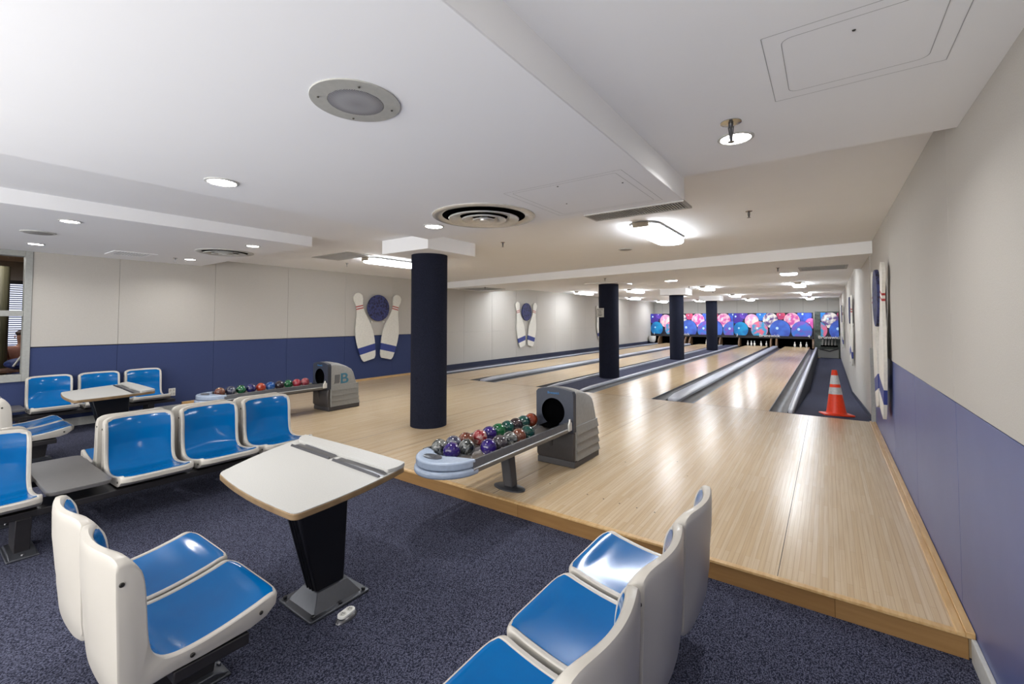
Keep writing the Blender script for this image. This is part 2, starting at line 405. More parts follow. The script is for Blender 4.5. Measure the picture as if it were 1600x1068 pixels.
bm = bm_new(); prism(bm, [(YFOUL+.05, .0), (14.0, 0), (26.3, 0), (26.3, -.6), (14, -.6), (YFOUL+.05, -.05)], 'x', -.44, -.427); struct('trim_14', bm, 'navyside')
bm = bm_new(); box(bm, XL, -.43, YFOUL, 27, -.3, -.0755); struct('floor_lane_bed', bm, 'black')

# ================================================================= SEATING
def catmull(pts, k=4):
    out = []; n = len(pts)
    for i in range(n-1):
        p0, p1, p2, p3 = pts[max(0, i-1)], pts[i], pts[i+1], pts[min(n-1, i+2)]
        for j in range(k):
            t = j/k
            out.append(tuple(.5*((2*b)+(-a+c)*t+(2*a-5*b+4*c-d)*t*t+(-a+3*b-3*c+d)*t**3) for a, b, c, d in zip(p0, p1, p2, p3)))
    out.append(pts[-1]); return out
INNER = catmull([(0, .366), (.012, .381), (.04, .384), (.10, .372), (.19, .354), (.28, .343), (.35, .343), (.395, .357), (.421, .39), (.432, .45),
                 (.436, .518), (.441, .597), (.450, .65), (.468, .70), (.483, .724)], 4)
OUTER = [(.497, .728), (.514, .725), (.518, .714), (.519, .69), (.517, .60), (.512, .46), (.508, .35), (.503, .262), (.49, .245), (.455, .245), (.43, .282), (.36, .288), (.27, .288), (.12, .294), (.05, .312), (.004, .34)]
HW = .217
def warp(u, d, z, outer=False):
    f = min(1, max(0, (z-.36)/.16)) if d > .3 else 0
    if outer and d > .45: f = min(1, max(.25, (z-.24)/.3))
    b = (1-u*u)**1.2 if abs(u) < 1 else 0
    d2 = d+(.036 if outer else .047)*b*f
    z2 = z
    if d < .4 and not outer: z2 -= .012*b*min(1, d/.08)
    if d < .1: d2 += .03*abs(u)**7*(1-d/.1)
    if z > .66: z2 -= .028*abs(u)**9*(z-.66)/.06
    if z < .28: z2 += .05*abs(u)**6
    return d2, z2
def chair_shell():
    bm = bm_new(); US = [-1, -.985, -.95, -.91, -.885]+[-.8+.1*k for k in range(17)]+[.885, .91, .95, .985, 1]
    cols = []
    ni = len(INNER)
    for u in US:
        e = 0 if abs(u) > .99 else 1
        ring = []
        for i, (d, z) in enumerate(INNER):
            a = INNER[max(0, i-1)]; b = INNER[min(ni-1, i+1)]; td, tz = b[0]-a[0], b[1]-a[1]; l = math.hypot(td, tz)
            nd, nz = -tz/l, td/l
            off = -.006 if abs(u) >= 1 else (0 if abs(u) >= .905 or i < 4 or i > ni-4 else -.005)
            if abs(u) == .985: off = -.0015
            d2, z2 = warp(u, d, z); ring.append((u*HW, .265-(d2+nd*off), z2+nz*off))
        for d, z in OUTER:
            d2, z2 = warp(u, d, z, True)
            if abs(u) >= 1: d2 += -.005 if d > .45 and z > .25 else 0; z2 += .005 if z < .35 else (-.004 if z > .71 else 0)
            ring.append((u*HW*(.985 if z < .3 else 1), .265-d2, z2))
        cols.append([bm.verts.new(p) for p in ring])
    n = len(cols[0])
    for a, b in zip(cols, cols[1:]):
        for k in range(n):
            bm.faces.new((a[k], a[(k+1) % n], b[(k+1) % n], b[k])).smooth = True
    bm.faces.new(cols[0]); bm.faces.new(cols[-1][::-1])
    return bm
def chair_insert():
    bm = bm_new(); cols = []; ni = len(INNER)
    for j in range(17):
        u = -.885+1.77*j/16; ring = []
        for i in range(4, ni-3):
            d, z = INNER[i]; a = INNER[i-1]; b = INNER[i+1]; td, tz = b[0]-a[0], b[1]-a[1]; l = math.hypot(td, tz)
            nd, nz = -tz/l, td/l; d2, z2 = warp(u, d, z); off = -.0025
            ring.append((u*HW, .265-(d2+nd*off), z2+nz*off))
        # round the corners of the insert
        cols.append(ring)
    m = len(cols[0]); V = [[None]*m for _ in cols]
    for j, ring in enumerate(cols):
        for i, p in enumerate(ring): V[j][i] = bm.verts.new(p)
    for j in range(16):
        for i in range(m-1):
            if (j in (0, 15)) and (i in (0, m-2)): continue
            bm.faces.new((V[j][i], V[j][i+1], V[j+1][i+1], V[j+1][i])).smooth = True
    for v in [v for v in bm.verts if not v.link_faces]: bm.verts.remove(v)
    return bm
def bolt_bm():
    bm = bm_new(); lathe(bm, [(.0075, 0), (.0075, .003), (.005, .005)], n=12); return bm
def make_chair():
    t = thing('lounge_chair', '', 'chair', (0, 0, CZ), group='blue and white moulded lounge chairs')
    sh = obj('shell', chair_shell(), 'shell', t)
    i = obj('seat_insert', chair_insert(), 'blue', t, label='glossy blue seat and back insert')
    s = i.modifiers.new('s', 'SUBSURF'); s.levels = 1; s.render_levels = 1
    me = None
    for sx in (-1, 1):
        for d, z in ((.085, .335), (.31, .312), (.505, .64)):
            if me is None: b = obj('bolt', bolt_bm(), 'bolt', t); me = b.data
            else: b = bpy.data.objects.new('bolt', me); C.objects.link(b); b.parent = t
            b.location = (sx*(HW-.0015), .265-d, z); b.rotation_euler = (0, sx*PI/2, 0)
    return t
chair0 = make_chair(); used = [False]
def chair(x, y, rz, label, group):
    if not used[0]:
        used[0] = True; chair0.location = (x, y, CZ); chair0.rotation_euler = (0, 0, rz); chair0['label'] = label; chair0['group'] = group
        return chair0
    return dup(chair0, (x, y, CZ), rz, label, group)
N_, E_, W_ = 0, -PI/2, PI/2      # facing +Y, +X, -X
g1 = 'chairs round the near table'
g2 = 'chairs round the far left table'
chair(-2.015, .675, N_, 'blue and white chair nearest in the left foreground, its side panel with bolts facing us', g1)
chair(-2.468, .675, N_, 'blue and white chair behind the bolted-side foreground chair, in the same pair', g1)
chair(-.70, 1.955, W_, 'blue and white chair at the step end of the right foreground row, farthest of three', g1)
chair(-.70, 1.495, W_, 'middle blue and white chair of the right foreground row', g1)
chair(-.70, 1.035, W_, 'blue and white chair cut by the bottom edge of the picture in the right row', g1)
chair(-4.20, 1.15, E_, 'blue and white chair by the grey shelf, first of three facing the near table', g1)
chair(-4.20, 1.63, E_, 'middle chair of the three blue and white chairs facing the near table', g1)
chair(-4.20, 2.11, E_, 'blue and white chair partly behind the near white table, last of three by the step', g1)
chair(-4.20, .35, E_, 'blue and white chair cut off by the left edge, before the grey side shelf', g1)
chair(-4.83, 1.15, W_, 'chair back to back with the first facing chair, seat corner by the grey shelf', g2)
chair(-4.83, 1.63, W_, 'chair back to back with the middle facing chair, only its shell edge showing', g2)
chair(-4.83, 2.11, W_, 'chair back to back with the last of the three facing chairs by the step', g2)
chair(-4.83, .35, W_, 'chair back to back with the chair cut off by the left edge', g2)
chair(-6.49, .85, N_, 'blue and white chair by the left edge, nearer of the far pair showing seats only', g2)
chair(-6.95, .85, N_, 'blue and white chair by the left edge, farther of the pair below the window', g2)
chair(-8.155, 1.22, E_, 'chair against the navy wall just right of the window', g2)
chair(-8.155, 1.71, E_, 'chair against the navy wall half hidden by the far table, middle of three', g2)
chair(-8.155, 2.20, E_, 'chair against the navy wall beside the white wall outlet, last of three', g2)

def pedestal(t, x, y, rot=0):
    bm = bm_new(); R_ = Matrix.Translation((x, y, 0)) @ Matrix.Rotation(rot, 4, 'Z')
    prism(bm, [(-.15, -.07), (.15, -.07), (.15, .07), (-.15, .07)], 'z', 0, .012)
    pr = [(-.15, .012), (.15, .012), (.10, .035), (-.10, .035)]
    prism(bm, pr, 'y', -.06, .06)
    bm.transform(R_); f = obj('foot_plate', bm, 'basepl', t, bevel=.004)
    bm = bm_new(); pr = [(-.10, .03), (.10, .03), (.13, .24), (-.13, .24)]
    prism(bm, pr, 'y', -.035, .035); bm.transform(R_); obj('pedestal', bm, 'dark', t, bevel=.004)
    for sx in (-1, 1):
        bm = bm_new(); lathe(bm, [(.009, 0), (.009, .008), (.006, .012)], n=8)
        b = obj('anchor_bolt', bm, 'steel', t); b.location = R_ @ Vector((sx*.132, 0, .018))
def bench(x, y, ln, rz, peds, label, group='dark beam frames under the chair rows', w_=.24):
    t = thing('bench_frame', label, 'chair frame', (x, y, CZ), rz, group)
    bm = bm_new(); box(bm, -ln/2, ln/2, -w_/2, w_/2, .235, .278); obj('beam', bm, 'dark', t, bevel=.005)
    for p in peds: pedestal(t, p, 0, PI/2)
    return t
bench(-2.25, .70, .88, 0, (.15,), 'dark pedestal frame under the two chairs in the left foreground')
bench(-.72, 1.49, 1.36, PI/2, (.28, -.4), 'dark frame under the row of three chairs in the right foreground')
bench(-4.17, 1.2, 2.2, PI/2, (.75, -.7), 'long dark frame under the chairs facing the near table and the side shelf')
bench(-4.87, 1.2, 2.2, PI/2, (.75, -.7), 'long dark frame under the back-to-back chairs on the far side')
bench(-6.72, .86, .9, 0, (.0,), 'dark frame under the pair of chairs by the left edge')
bench(-8.13, 1.55, 1.9, PI/2, (.66, -.6), 'dark frame under the three chairs along the navy wall')
def side_shelf(x0, x1, y0, y1, label):
    bm = bm_new(); r = .05
    prism(bm, rrect(x0, x1, y0, y1, r), 'z', .245, .27)
    return tag(obj('side_shelf', bm, 'tray', bevel=.003), label, 'shelf', 'low grey side shelves between chairs')
side_shelf(-4.93, -3.99, .59, .905, 'dark grey low shelf between the chair cut by the left edge and the next one')
side_shelf(-8.42, -7.95, .62, .97, 'dark grey low shelf against the navy wall below the window')

# ------------------------------------------------ tables
def score_table(x, y, label, rz=0):
    t = thing('score_table', label, 'table', (x, y, CZ), rz, 'white laminate tables between the chairs')
    zt = .69
    # bowed trapezoid outline: corners (relative), rounded
    cs = [(-.33, -.40), (.46, -.43), (.36, .235), (-.64, .235)]
    def outline(cs, bow, r=.05, n=5, k=8):
        out = []; m = len(cs)
        for i in range(m):
            p0, p1, p2 = Vector(cs[i-1]), Vector(cs[i]), Vector(cs[(i+1) % m])
            a = p1+(p0-p1).normalized()*r; b = p1+(p2-p1).normalized()*r
            for j in range(n+1):
                s = j/n; out.append(tuple((1-s)**2*a+2*s*(1-s)*p1+s*s*b))
            c = p2+(p1-p2).normalized()*r
            d = (c-b); nrm = Vector((d.y, -d.x)).normalized()
            for j in range(1, k):
                s = j/k; out.append(tuple(b+d*s+nrm*(bow[i]*4*s*(1-s))))
        return out
    o1 = outline(cs, (.02, .018, .015, .022))
    bm = bm_new(); prism(bm, o1, 'z', zt-.03, zt-.003); obj('table_core', bm, 'tabedge', t, bevel=.004)
    bm = bm_new(); prism(bm, [(a*.996, b*.994) for a, b in o1], 'z', zt-.003, zt); tp = obj('tabletop', bm, 'tabtop', t)
    up = outline([(-.545, .135), (.375, .095), (.355, .23), (-.63, .23)], (0, .01, .01, .01), r=.02)
    bm = bm_new(); prism(bm, up, 'z', zt, zt+.018, 0); obj('raised_panel', bm, 'tabtop', t, bevel=.003)
    for a, b in (((-.50, .075), (-.075, .062)), ((-.04, .06), (.385, .04))):
        # pencil tray: steel channel with angled back flap
        bm = bm_new(); ax, ay = a; bx, by = b
        v = [(ax, ay, zt+.001), (bx, by, zt+.001), (bx, by+.05, zt+.001), (ax, ay+.05, zt+.001)]
        addpoly(bm, v); addpoly(bm, [(ax, ay-.004, zt+.012), (bx, by-.004, zt+.012), (bx, by, zt+.001), (ax, ay, zt+.001)])
        addpoly(bm, [(ax, ay-.012, zt), (bx, by-.012, zt), (bx, by-.004, zt+.012), (ax, ay-.004, zt+.012)])
        addpoly(bm, [(ax+.05, ay+.05, zt+.001), (bx-.01, by+.05, zt+.001), (bx-.09, by+.066, zt+.0175), (ax+.09, ay+.066, zt+.0175)])
        obj('pencil_tray', bm, 'steel', t)
    # tapered post, wide towards the top
    bm = bm_new()
    lo = [(-.05, -.075), (.055, -.075), (.055, .07), (-.05, .07)]; hi = [(-.07, -.235), (.075, -.235), (.075, .085), (-.07, .085)]
    A = [bm.verts.new((a, b, .04)) for a, b in lo]; B = [bm.verts.new((a, b, zt-.03)) for a, b in hi]
    for i in range(4): bm.faces.new((A[i], A[(i+1) % 4], B[(i+1) % 4], B[i]))
    bm.faces.new(A[::-1]); bm.faces.new(B)
    obj('post', bm, 'post', t, bevel=.008)
    for xx in (-.03, .0, .03):   # ribs on the front
        bm = bm_new(); p0 = Vector((xx*.8, -.076, .05)); p1 = Vector((xx, -.236, zt-.035)); tube(bm, p0, p1, .007, n=8)
        obj('rib', bm, 'post', t)
    bm = bm_new(); prism(bm, rrect(-.16, .15, -.17, .165, .012, 2), 'z', 0, .014)
    A = [(-.125, -.135), (.12, -.135), (.12, .13), (-.125, .13)]; Bq = [(-.062, -.088), (.067, -.088), (.067, .082), (-.062, .082)]
    va = [bm.verts.new((a, b, .014)) for a, b in A]; vb = [bm.verts.new((a, b, .085)) for a, b in Bq]
    for i in range(4): bm.faces.new((va[i], va[(i+1) % 4], vb[(i+1) % 4], vb[i]))
    bm.faces.new(vb); obj('base_plate', bm, 'basepl', t, bevel=.004)
    for a, b in ((-.135, -.145), (.127, -.145), (.127, .14), (-.135, .14), (.132, 0)):
        bm = bm_new(); lathe(bm, [(.011, 0), (.011, .006), (.007, .01)], n=10); q = obj('anchor_bolt', bm, 'post', t); q.location = (a, b, .017)
    return t
score_table(-2.19, 1.37, 'white laminate score table on a black tapered post in the foreground')
score_table(-6.33, 1.45, 'white laminate score table in front of the chairs on the navy wall')

# floor socket
t = thing('floor_socket', 'small white double power socket on a clear dome in the carpet by the near table', 'socket', (-1.955, 1.335, CZ), .15)
bm = bm_new(); sphere(bm, (0, 0, -.005), 1, 24, scale=(.036, .062, .03)); obj('dome', bm, 'steel', t)
bm = bm_new(); prism(bm, rrect(-.024, .024, -.046, .046, .022, 6), 'z', .018, .03); obj('cover', bm, 'outlet', t, bevel=.002)
for yy in (-.022, .022):
    bm = bm_new(); lathe(bm, [(.015, .03), (.015, .0325)], 0, yy, 16, 0)
    for a, b in ((-.005, .003), (.005, .003), (0, -.007)): box(bm, a-.0015, a+.0015, yy+b-.003, yy+b+.003, .0325, .0332, 1)
    obj('outlet', bm, ['paper', 'black'], t)

# ================================================================= BALL RETURNS
BALLM = {
 'dkmarble': marble('ball_black_marble', [(20,22,22), (44,48,48), (150,152,148), (26,28,28)], 12),
 'bluegrey': marble('ball_blue_grey', [(26,28,56), (70,74,100), (170,170,176)], 12),
 'brown': marble('ball_brown', [(60,36,30), (132,74,54), (150,110,90)], 12),
 'redwhite': marble('ball_red_white', [(110,14,28), (176,60,66), (214,180,172), (90,10,26)], 13),
 'purple': marble('ball_purple', [(30,10,84), (48,22,118), (56,30,128)], 8),
 'green': marble('ball_green', [(6,60,34), (22,112,62), (40,130,84)], 10),
 'dkgreen': marble('ball_dark_green', [(6,44,42), (18,78,70), (30,94,84)], 10),
 'maroon': marble('ball_maroon_grey', [(30,22,28), (66,50,58), (90,76,80)], 12),
 'orange': marble('ball_orange_brown', [(120,44,24), (176,76,44), (120,60,40)], 11),
 'grey': marble('ball_grey', [(40,36,40), (86,80,84), (110,104,106)], 12),
 'navy': marble('ball_navy', [(14,14,60), (34,34,110), (60,60,140)], 10),
 'orangered': marble('ball_orange_red', [(150,30,16), (206,66,36), (220,110,70)], 10),
 'blue': marble('ball_blue', [(20,60,140), (50,110,190), (130,170,214)], 12),
 'red': marble('ball_red', [(140,16,40), (196,40,64), (220,110,130)], 10),
 'pinkred': marble('ball_pink_red', [(150,40,60), (206,90,104), (226,180,180)], 10),
}
ball_me = {}
BCOL = {'dkmarble': 'black and white marbled', 'bluegrey': 'blue-grey streaked', 'brown': 'brown marbled', 'redwhite': 'red and white marbled', 'purple': 'deep purple',
        'green': 'bright green', 'dkgreen': 'dark green', 'maroon': 'dark maroon-grey', 'orange': 'orange-brown', 'grey': 'dull grey', 'navy': 'navy blue',
        'orangered': 'orange-red', 'blue': 'light blue', 'red': 'red', 'pinkred': 'pinkish red'}
def ball(x, y, z, key, label, group):
    if key not in ball_me:
        bm = bm_new(); sphere(bm, (0, 0, 0), .062, 32); o = obj('bowling_ball', bm, BALLM[key]); ball_me[key] = o.data
    else:
        o = bpy.data.objects.new('bowling_ball', ball_me[key]); C.objects.link(o)
    o.location = (x, y, z); o.rotation_euler = (random.uniform(0, 6), random.uniform(0, 6), random.uniform(0, 6))
    return tag(o, label, 'bowling ball', group)

def ball_return(dx, dy, label, near):
    t = thing('ball_return', label, 'ball return', (-2.10+dx, 3.62+dy, 0), 0, 'grey ball returns on the approach')
    # hood body: side outline (y, z) lofted across x, with an arched top
    sp = [(.05, .06), (.05, .675), (.08, .685), (.13, .675), (.20, .655), (.27, .62), (.31, .59), (.335, .54), (.375, .385), (.375, .33), (.40, .06)]
    KY = 1.3; sp = [(y*KY if y > .06 else y, z) for y, z in sp]
    bm = bm_new(); cols = []
    for u in (-1, -.96, -.85, -.6, -.3, 0, .3, .6, .85, .96, 1):
        cols.append([bm.verts.new((u*.195, y, z+(.035*(1-u*u)-(.012 if abs(u) == 1 else 0))*(1 if z > .45 else 0))) for y, z in sp])
    n = len(sp)
    for a, b in zip(cols, cols[1:]):
        for k in range(n): bm.faces.new((a[k], a[(k+1) % n], b[(k+1) % n], b[k]))
    bm.faces.new(cols[0]); bm.faces.new(cols[-1][::-1])
    obj('hood', bm, 'hood', t, bevel=.006)
    # louvred lower side shields
    for sx in (-1, 1):
        for k in range(4):
            z1 = .375-k*.078; z0 = z1-.078
            yb1 = .375*KY+(.375-z1)*.12+.012; yb0 = .375*KY+(.375-z0)*.12+.018
            bm = bm_new()
            P = [(.055, z0), (yb0, z0), (yb1, z1), (.055, z1)]
            xo = [.196, .212]
            va = [bm.verts.new((sx*.19, a, b)) for a, b in P]
            vb = [bm.verts.new((sx*(.213 if b == z0 else .2005), a, b)) for a, b in P]
            for i in range(4): bm.faces.new((va[i], va[(i+1) % 4], vb[(i+1) % 4], vb[i]))
            bm.faces.new(va); bm.faces.new(vb)
            obj('louver', bm, 'hoodside', t, bevel=.002)
    bm = bm_new(); box(bm, -.19, .19, .37*KY, .41*KY, .06, .37); obj('rear_shield', bm, 'hoodside', t)
    bm = bm_new(); box(bm, -.2, .2, .02, .42*KY, 0, .06); obj('plinth', bm, 'hooddark', t, bevel=.008)
    # dark front face with the ball mouth
    hx, hz, hr = -.015, .50, .123
    bm = bm_new(); n = 64; oc = []; ic = []
    for k in range(n):
        a = 2*PI*k/n; ca, sa = math.cos(a), math.sin(a)
        tx = 1e9 if abs(ca) < 1e-6 else ((.198-hx) if ca > 0 else (-.198-hx))/ca
        zt = .70; tz = 1e9 if abs(sa) < 1e-6 else ((zt-hz) if sa > 0 else (.32-hz))/sa
        tt = min(tx, tz); X, Z = hx+ca*tt, hz+sa*tt
        if sa > 0 and Z > .66: Z += .032*(1-(X/.198)**2)-.01
        oc.append((X, Z)); ic.append((hx+ca*hr, hz+sa*hr))
    def ring(P, y): return [bm.verts.new((x, y, z)) for x, z in P]
    of, ib, i_f, ob = ring(oc, 0), ring(ic, .05), ring(ic, 0), ring(oc, .055)
    for k in range(n):
        j = (k+1) % n
        bm.faces.new((of[k], of[j], i_f[j], i_f[k])); bm.faces.new((i_f[k], i_f[j], ib[j], ib[k])).material_index = 1
        bm.faces.new((of[k], ob[k], ob[j], of[j]))
    obj('front_panel', bm, ['slate', 'black'], t, bevel=0)
    bm = bm_new(); lathe(bm, [(hr+.004, -.001), (hr+.004, .002)], n=40); bm.transform(Matrix.Translation((hx, .047, hz)) @ Matrix.Rotation(PI/2, 4, 'X'))
    obj('ball_mouth', bm, 'black', t)  # shallow black disc painted as the unlit depth of the mouth
    bm = bm_new(); prism(bm, [(.01, .32), (.05, .32), (.05, .05), (.03, .05), (.0, .09), (.0, .27)], 'x', -.195, .195); obj('lower_panel', bm, 'hooddark', t, bevel=.01)
    bm = bm_new()
    pr = [(-.03, .33), (-.02, .25), (.0, .17), (.02, .12), (.02, .33)]
    prism(bm, pr, 'x', -.045, -.02); obj('bracket', bm, 'hooddark', t, bevel=.006)
    mw = Matrix.Translation((-.01, -.002, .662)) @ Matrix.Rotation(PI/2, 4, 'X')
    text_mesh('lettering', 'Brunswick', .03, 'bluetxt', t, mw)
    for sx in (() if near else (1, -1)):
        mw = Matrix.Translation((sx*.1955, .275, .395)) @ Matrix.Rotation(sx*PI/2, 4, 'Z') @ Matrix.Rotation(PI/2, 4, 'X')
        text_mesh('side_logo', 'B', .215, 'teal', t, mw, ext=.003, sx=1.25)
        for k in range(4):
            bm = bm_new(); yy = (.12+k*.022) if sx > 0 else (.40-k*.022)
            prism(bm, [(yy, .53), (yy+.010, .53), (yy+.006, .42), (yy-.008, .40), (yy-.016, .40), (yy-.004, .42)], 'x', sx*.1945, sx*.198)
            obj('logo_bar', bm, 'slate', t)
    # rack: pan, rails, end cap
    y1, y0 = .02, -1.36
    bm = bm_new(); n = 8
    for cx_ in (-.178, .058):
        pts = [(cx_+(-.09+.18*k/n), .352+.035*(2*k/n-1)**2) for k in range(n+1)]
        for a, b in zip(pts, pts[1:]):
            addpoly(bm, [(a[0], y0, a[1]), (b[0], y0, b[1]), (b[0], y1, b[1]), (a[0], y1, a[1])], smooth=True)
    bmesh.ops.remove_doubles(bm, verts=bm.verts, dist=1e-5)
    obj('ball_pan', bm, 'pan', t)
    bm = bm_new(); box(bm, -.088, -.032, y0, y1, .37, .392); obj('center_ridge', bm, 'rail', t, bevel=.006)
    bm = bm_new(); box(bm, -.24, .12, y0, y1-.05, .315, .34); obj('under_tray', bm, 'hooddark', t, bevel=.005)
    bm = bm_new(); box(bm, -.07, .05, -.16, .03, .384, .398); obj('gate_slot', bm, 'black', t, bevel=.003)
    for sx, xc in ((-1, -.305), (1, .16)):
        prof = [(xc-.014, .335), (xc+.010, .335), (xc+.016, .362), (xc+.010, .366), (xc+.014, .372), (xc+.006, .425), (xc-.010, .425)] if sx > 0 else \
               [(xc+.014, .335), (xc-.010, .335), (xc-.016, .362), (xc-.010, .366), (xc-.014, .372), (xc-.006, .425), (xc+.010, .425)]
        bm = bm_new(); prism(bm, prof, 'y', y0, y1-.02); r_ = obj('side_rail', bm, 'rail', t, bevel=.002)
        bm = bm_new(); x_ = xc+sx*.0165; tube(bm, (x_, y0, .369), (x_, y1-.03, .369), .0055, n=8); obj('rail_highlight_trim', bm, 'raillight', r_)  # trim in a pale tone that paints in the rail's bright highlight
    # D shaped end cap
    xc = -.0625; hw = .232
    base = []
    for k in range(25):
        a = PI+PI*k/24; base.append((xc+hw*math.cos(a)*(1 if True else 1), y0+.03+.245*math.sin(a)*(abs(math.sin(a))**.0)))
    inner = [(xc+hw-.03, y0+.02), (xc+.13, y0-.0), (xc+.07, y0-.02), (xc+.03, y0-.045), (xc-.03, y0-.048), (xc-.09, y0-.03), (xc-.13, y0-.0), (xc-hw+.05, y0+.025)]
    bm = bm_new(); prism(bm, base+inner, 'z', .375, .43); obj('end_cap', bm, 'paleblue', t, bevel=.012, seg=3)
    b2 = [(xc+(x-xc)*1.03, y0+.03+(y-y0-.03)*1.06) for x, y in base]
    bm = bm_new(); prism(bm, b2+[(xc+hw*1.03, y0+.06), (xc-hw*1.03, y0+.06)], 'z', .325, .372); obj('bumper', bm, 'paleblue', t, bevel=.018, seg=4)
    bm = bm_new(); sphere(bm, (0, 0, 0), 1, 24, scale=(.09, .05, .03)); o = obj('under_knob', bm, 'hooddark', t); o.location = (xc-.02, y0-.1, .325)
    bm = bm_new(); lathe(bm, [(1, 0), (1, 1), (.9, 1.2)], n=24); bm.transform(Matrix.Diagonal((.078, .042, .006, 1)))
    o = obj('badge', bm, 'oval', t); o.location = (xc-.03, y0-.115, .4305)
    bm = bm_new(); box(bm, -.02, .02, -.012, .012, 0, .003); o = obj('badge_print', bm, 'rail', o); o.location = (0, 0, .0065)
    # leg and foot
    bm = bm_new(); A = [(-.06, -.72), (.03, -.72), (.03, -.64), (-.06, -.64)]; B2 = [(-.125, -.70), (-.035, -.70), (-.035, -.60), (-.125, -.60)]
    va = [bm.verts.new((a, b, .015)) for a, b in A]; vb = [bm.verts.new((a, b, .33)) for a, b in B2]
    for i in range(4): bm.faces.new((va[i], va[(i+1) % 4], vb[(i+1) % 4], vb[i]))
    bm.faces.new(va[::-1]); bm.faces.new(vb); obj('leg', bm, 'hooddark', t, bevel=.012)
    bm = bm_new(); lathe(bm, [(1, 0), (1, .010), (.85, .018)], n=32); bm.transform(Matrix.Diagonal((.145, .075, 1, 1)))
    o = obj('foot_plate', bm, 'basepl', t); o.location = (-.02, -.69, 0)
    bm = bm_new(); prism(bm, [(-.03, .37), (.03, .37), (.03, .44), (.012, .45), (.008, .475), (-.008, .475), (-.012, .45), (-.03, .43)], 'x', .172, .186)
    bm.transform(Matrix.Translation((0, -.03, -.02))); obj('rail_clip', bm, 'outlet', t, bevel=.003)
    return t
ball_return(0, 0, 'ball return with slate front facing us, in front of the near column on the approach', True)
ball_return(-4.12, .13, 'ball return with a teal logo on its side, by the navy wall farther left', False)
bz = .423
left = ['dkmarble', 'bluegrey', 'brown', 'redwhite', 'purple', 'green', 'dkgreen', 'maroon', 'dkgreen', 'orange']
lp = [(-2.328, 2.348), (-2.31, 2.475), (-2.30, 2.605), (-2.272, 2.735), (-2.275, 2.865), (-2.275, 2.99), (-2.275, 3.115), (-2.275, 3.24), (-2.275, 3.365), (-2.275, 3.49)]
ords = ['nearest the end cap', 'second from the end cap', 'third from the end cap', 'fourth from the end cap', 'fifth from the end cap', 'sixth from the end cap', 'seventh from the end cap', 'eighth from the end cap', 'ninth from the end cap', 'nearest the hood mouth']
for (x, y), k, o_ in zip(lp, left, ords):
    ball(x, y, bz, k, '%s ball, back row of near rack, %s' % (BCOL[k], o_), 'balls on the near rack')
for (x, y), k, o_ in zip([(-2.196, 2.333), (-2.165, 2.46), (-2.04, 2.56), (-2.038, 2.69), (-2.038, 2.82), (-2.038, 2.945), (-2.038, 3.07)],
                     ['purple', 'dkmarble', 'purple', 'grey', 'dkmarble', 'brown', 'dkgreen'],
                     ['tucked behind the badge', 'behind the first purple one', 'alone after the gap', 'right after the lone purple one', 'middle of the front group', 'last but one towards the hood', 'nearest the hood']):
    ball(x, y, bz, k, '%s ball, front row of near rack, %s' % (BCOL[k], o_), 'balls on the near rack')
for i, k in enumerate(['brown', 'bluegrey', 'green', 'navy', 'orangered', 'blue', 'maroon', 'green', 'red', 'pinkred']):
    y = 2.47+i*.127
    ball(-6.395, y, bz, k, '%s ball on the far rack, %s' % (BCOL[k], ords[i]), 'balls on the far rack')

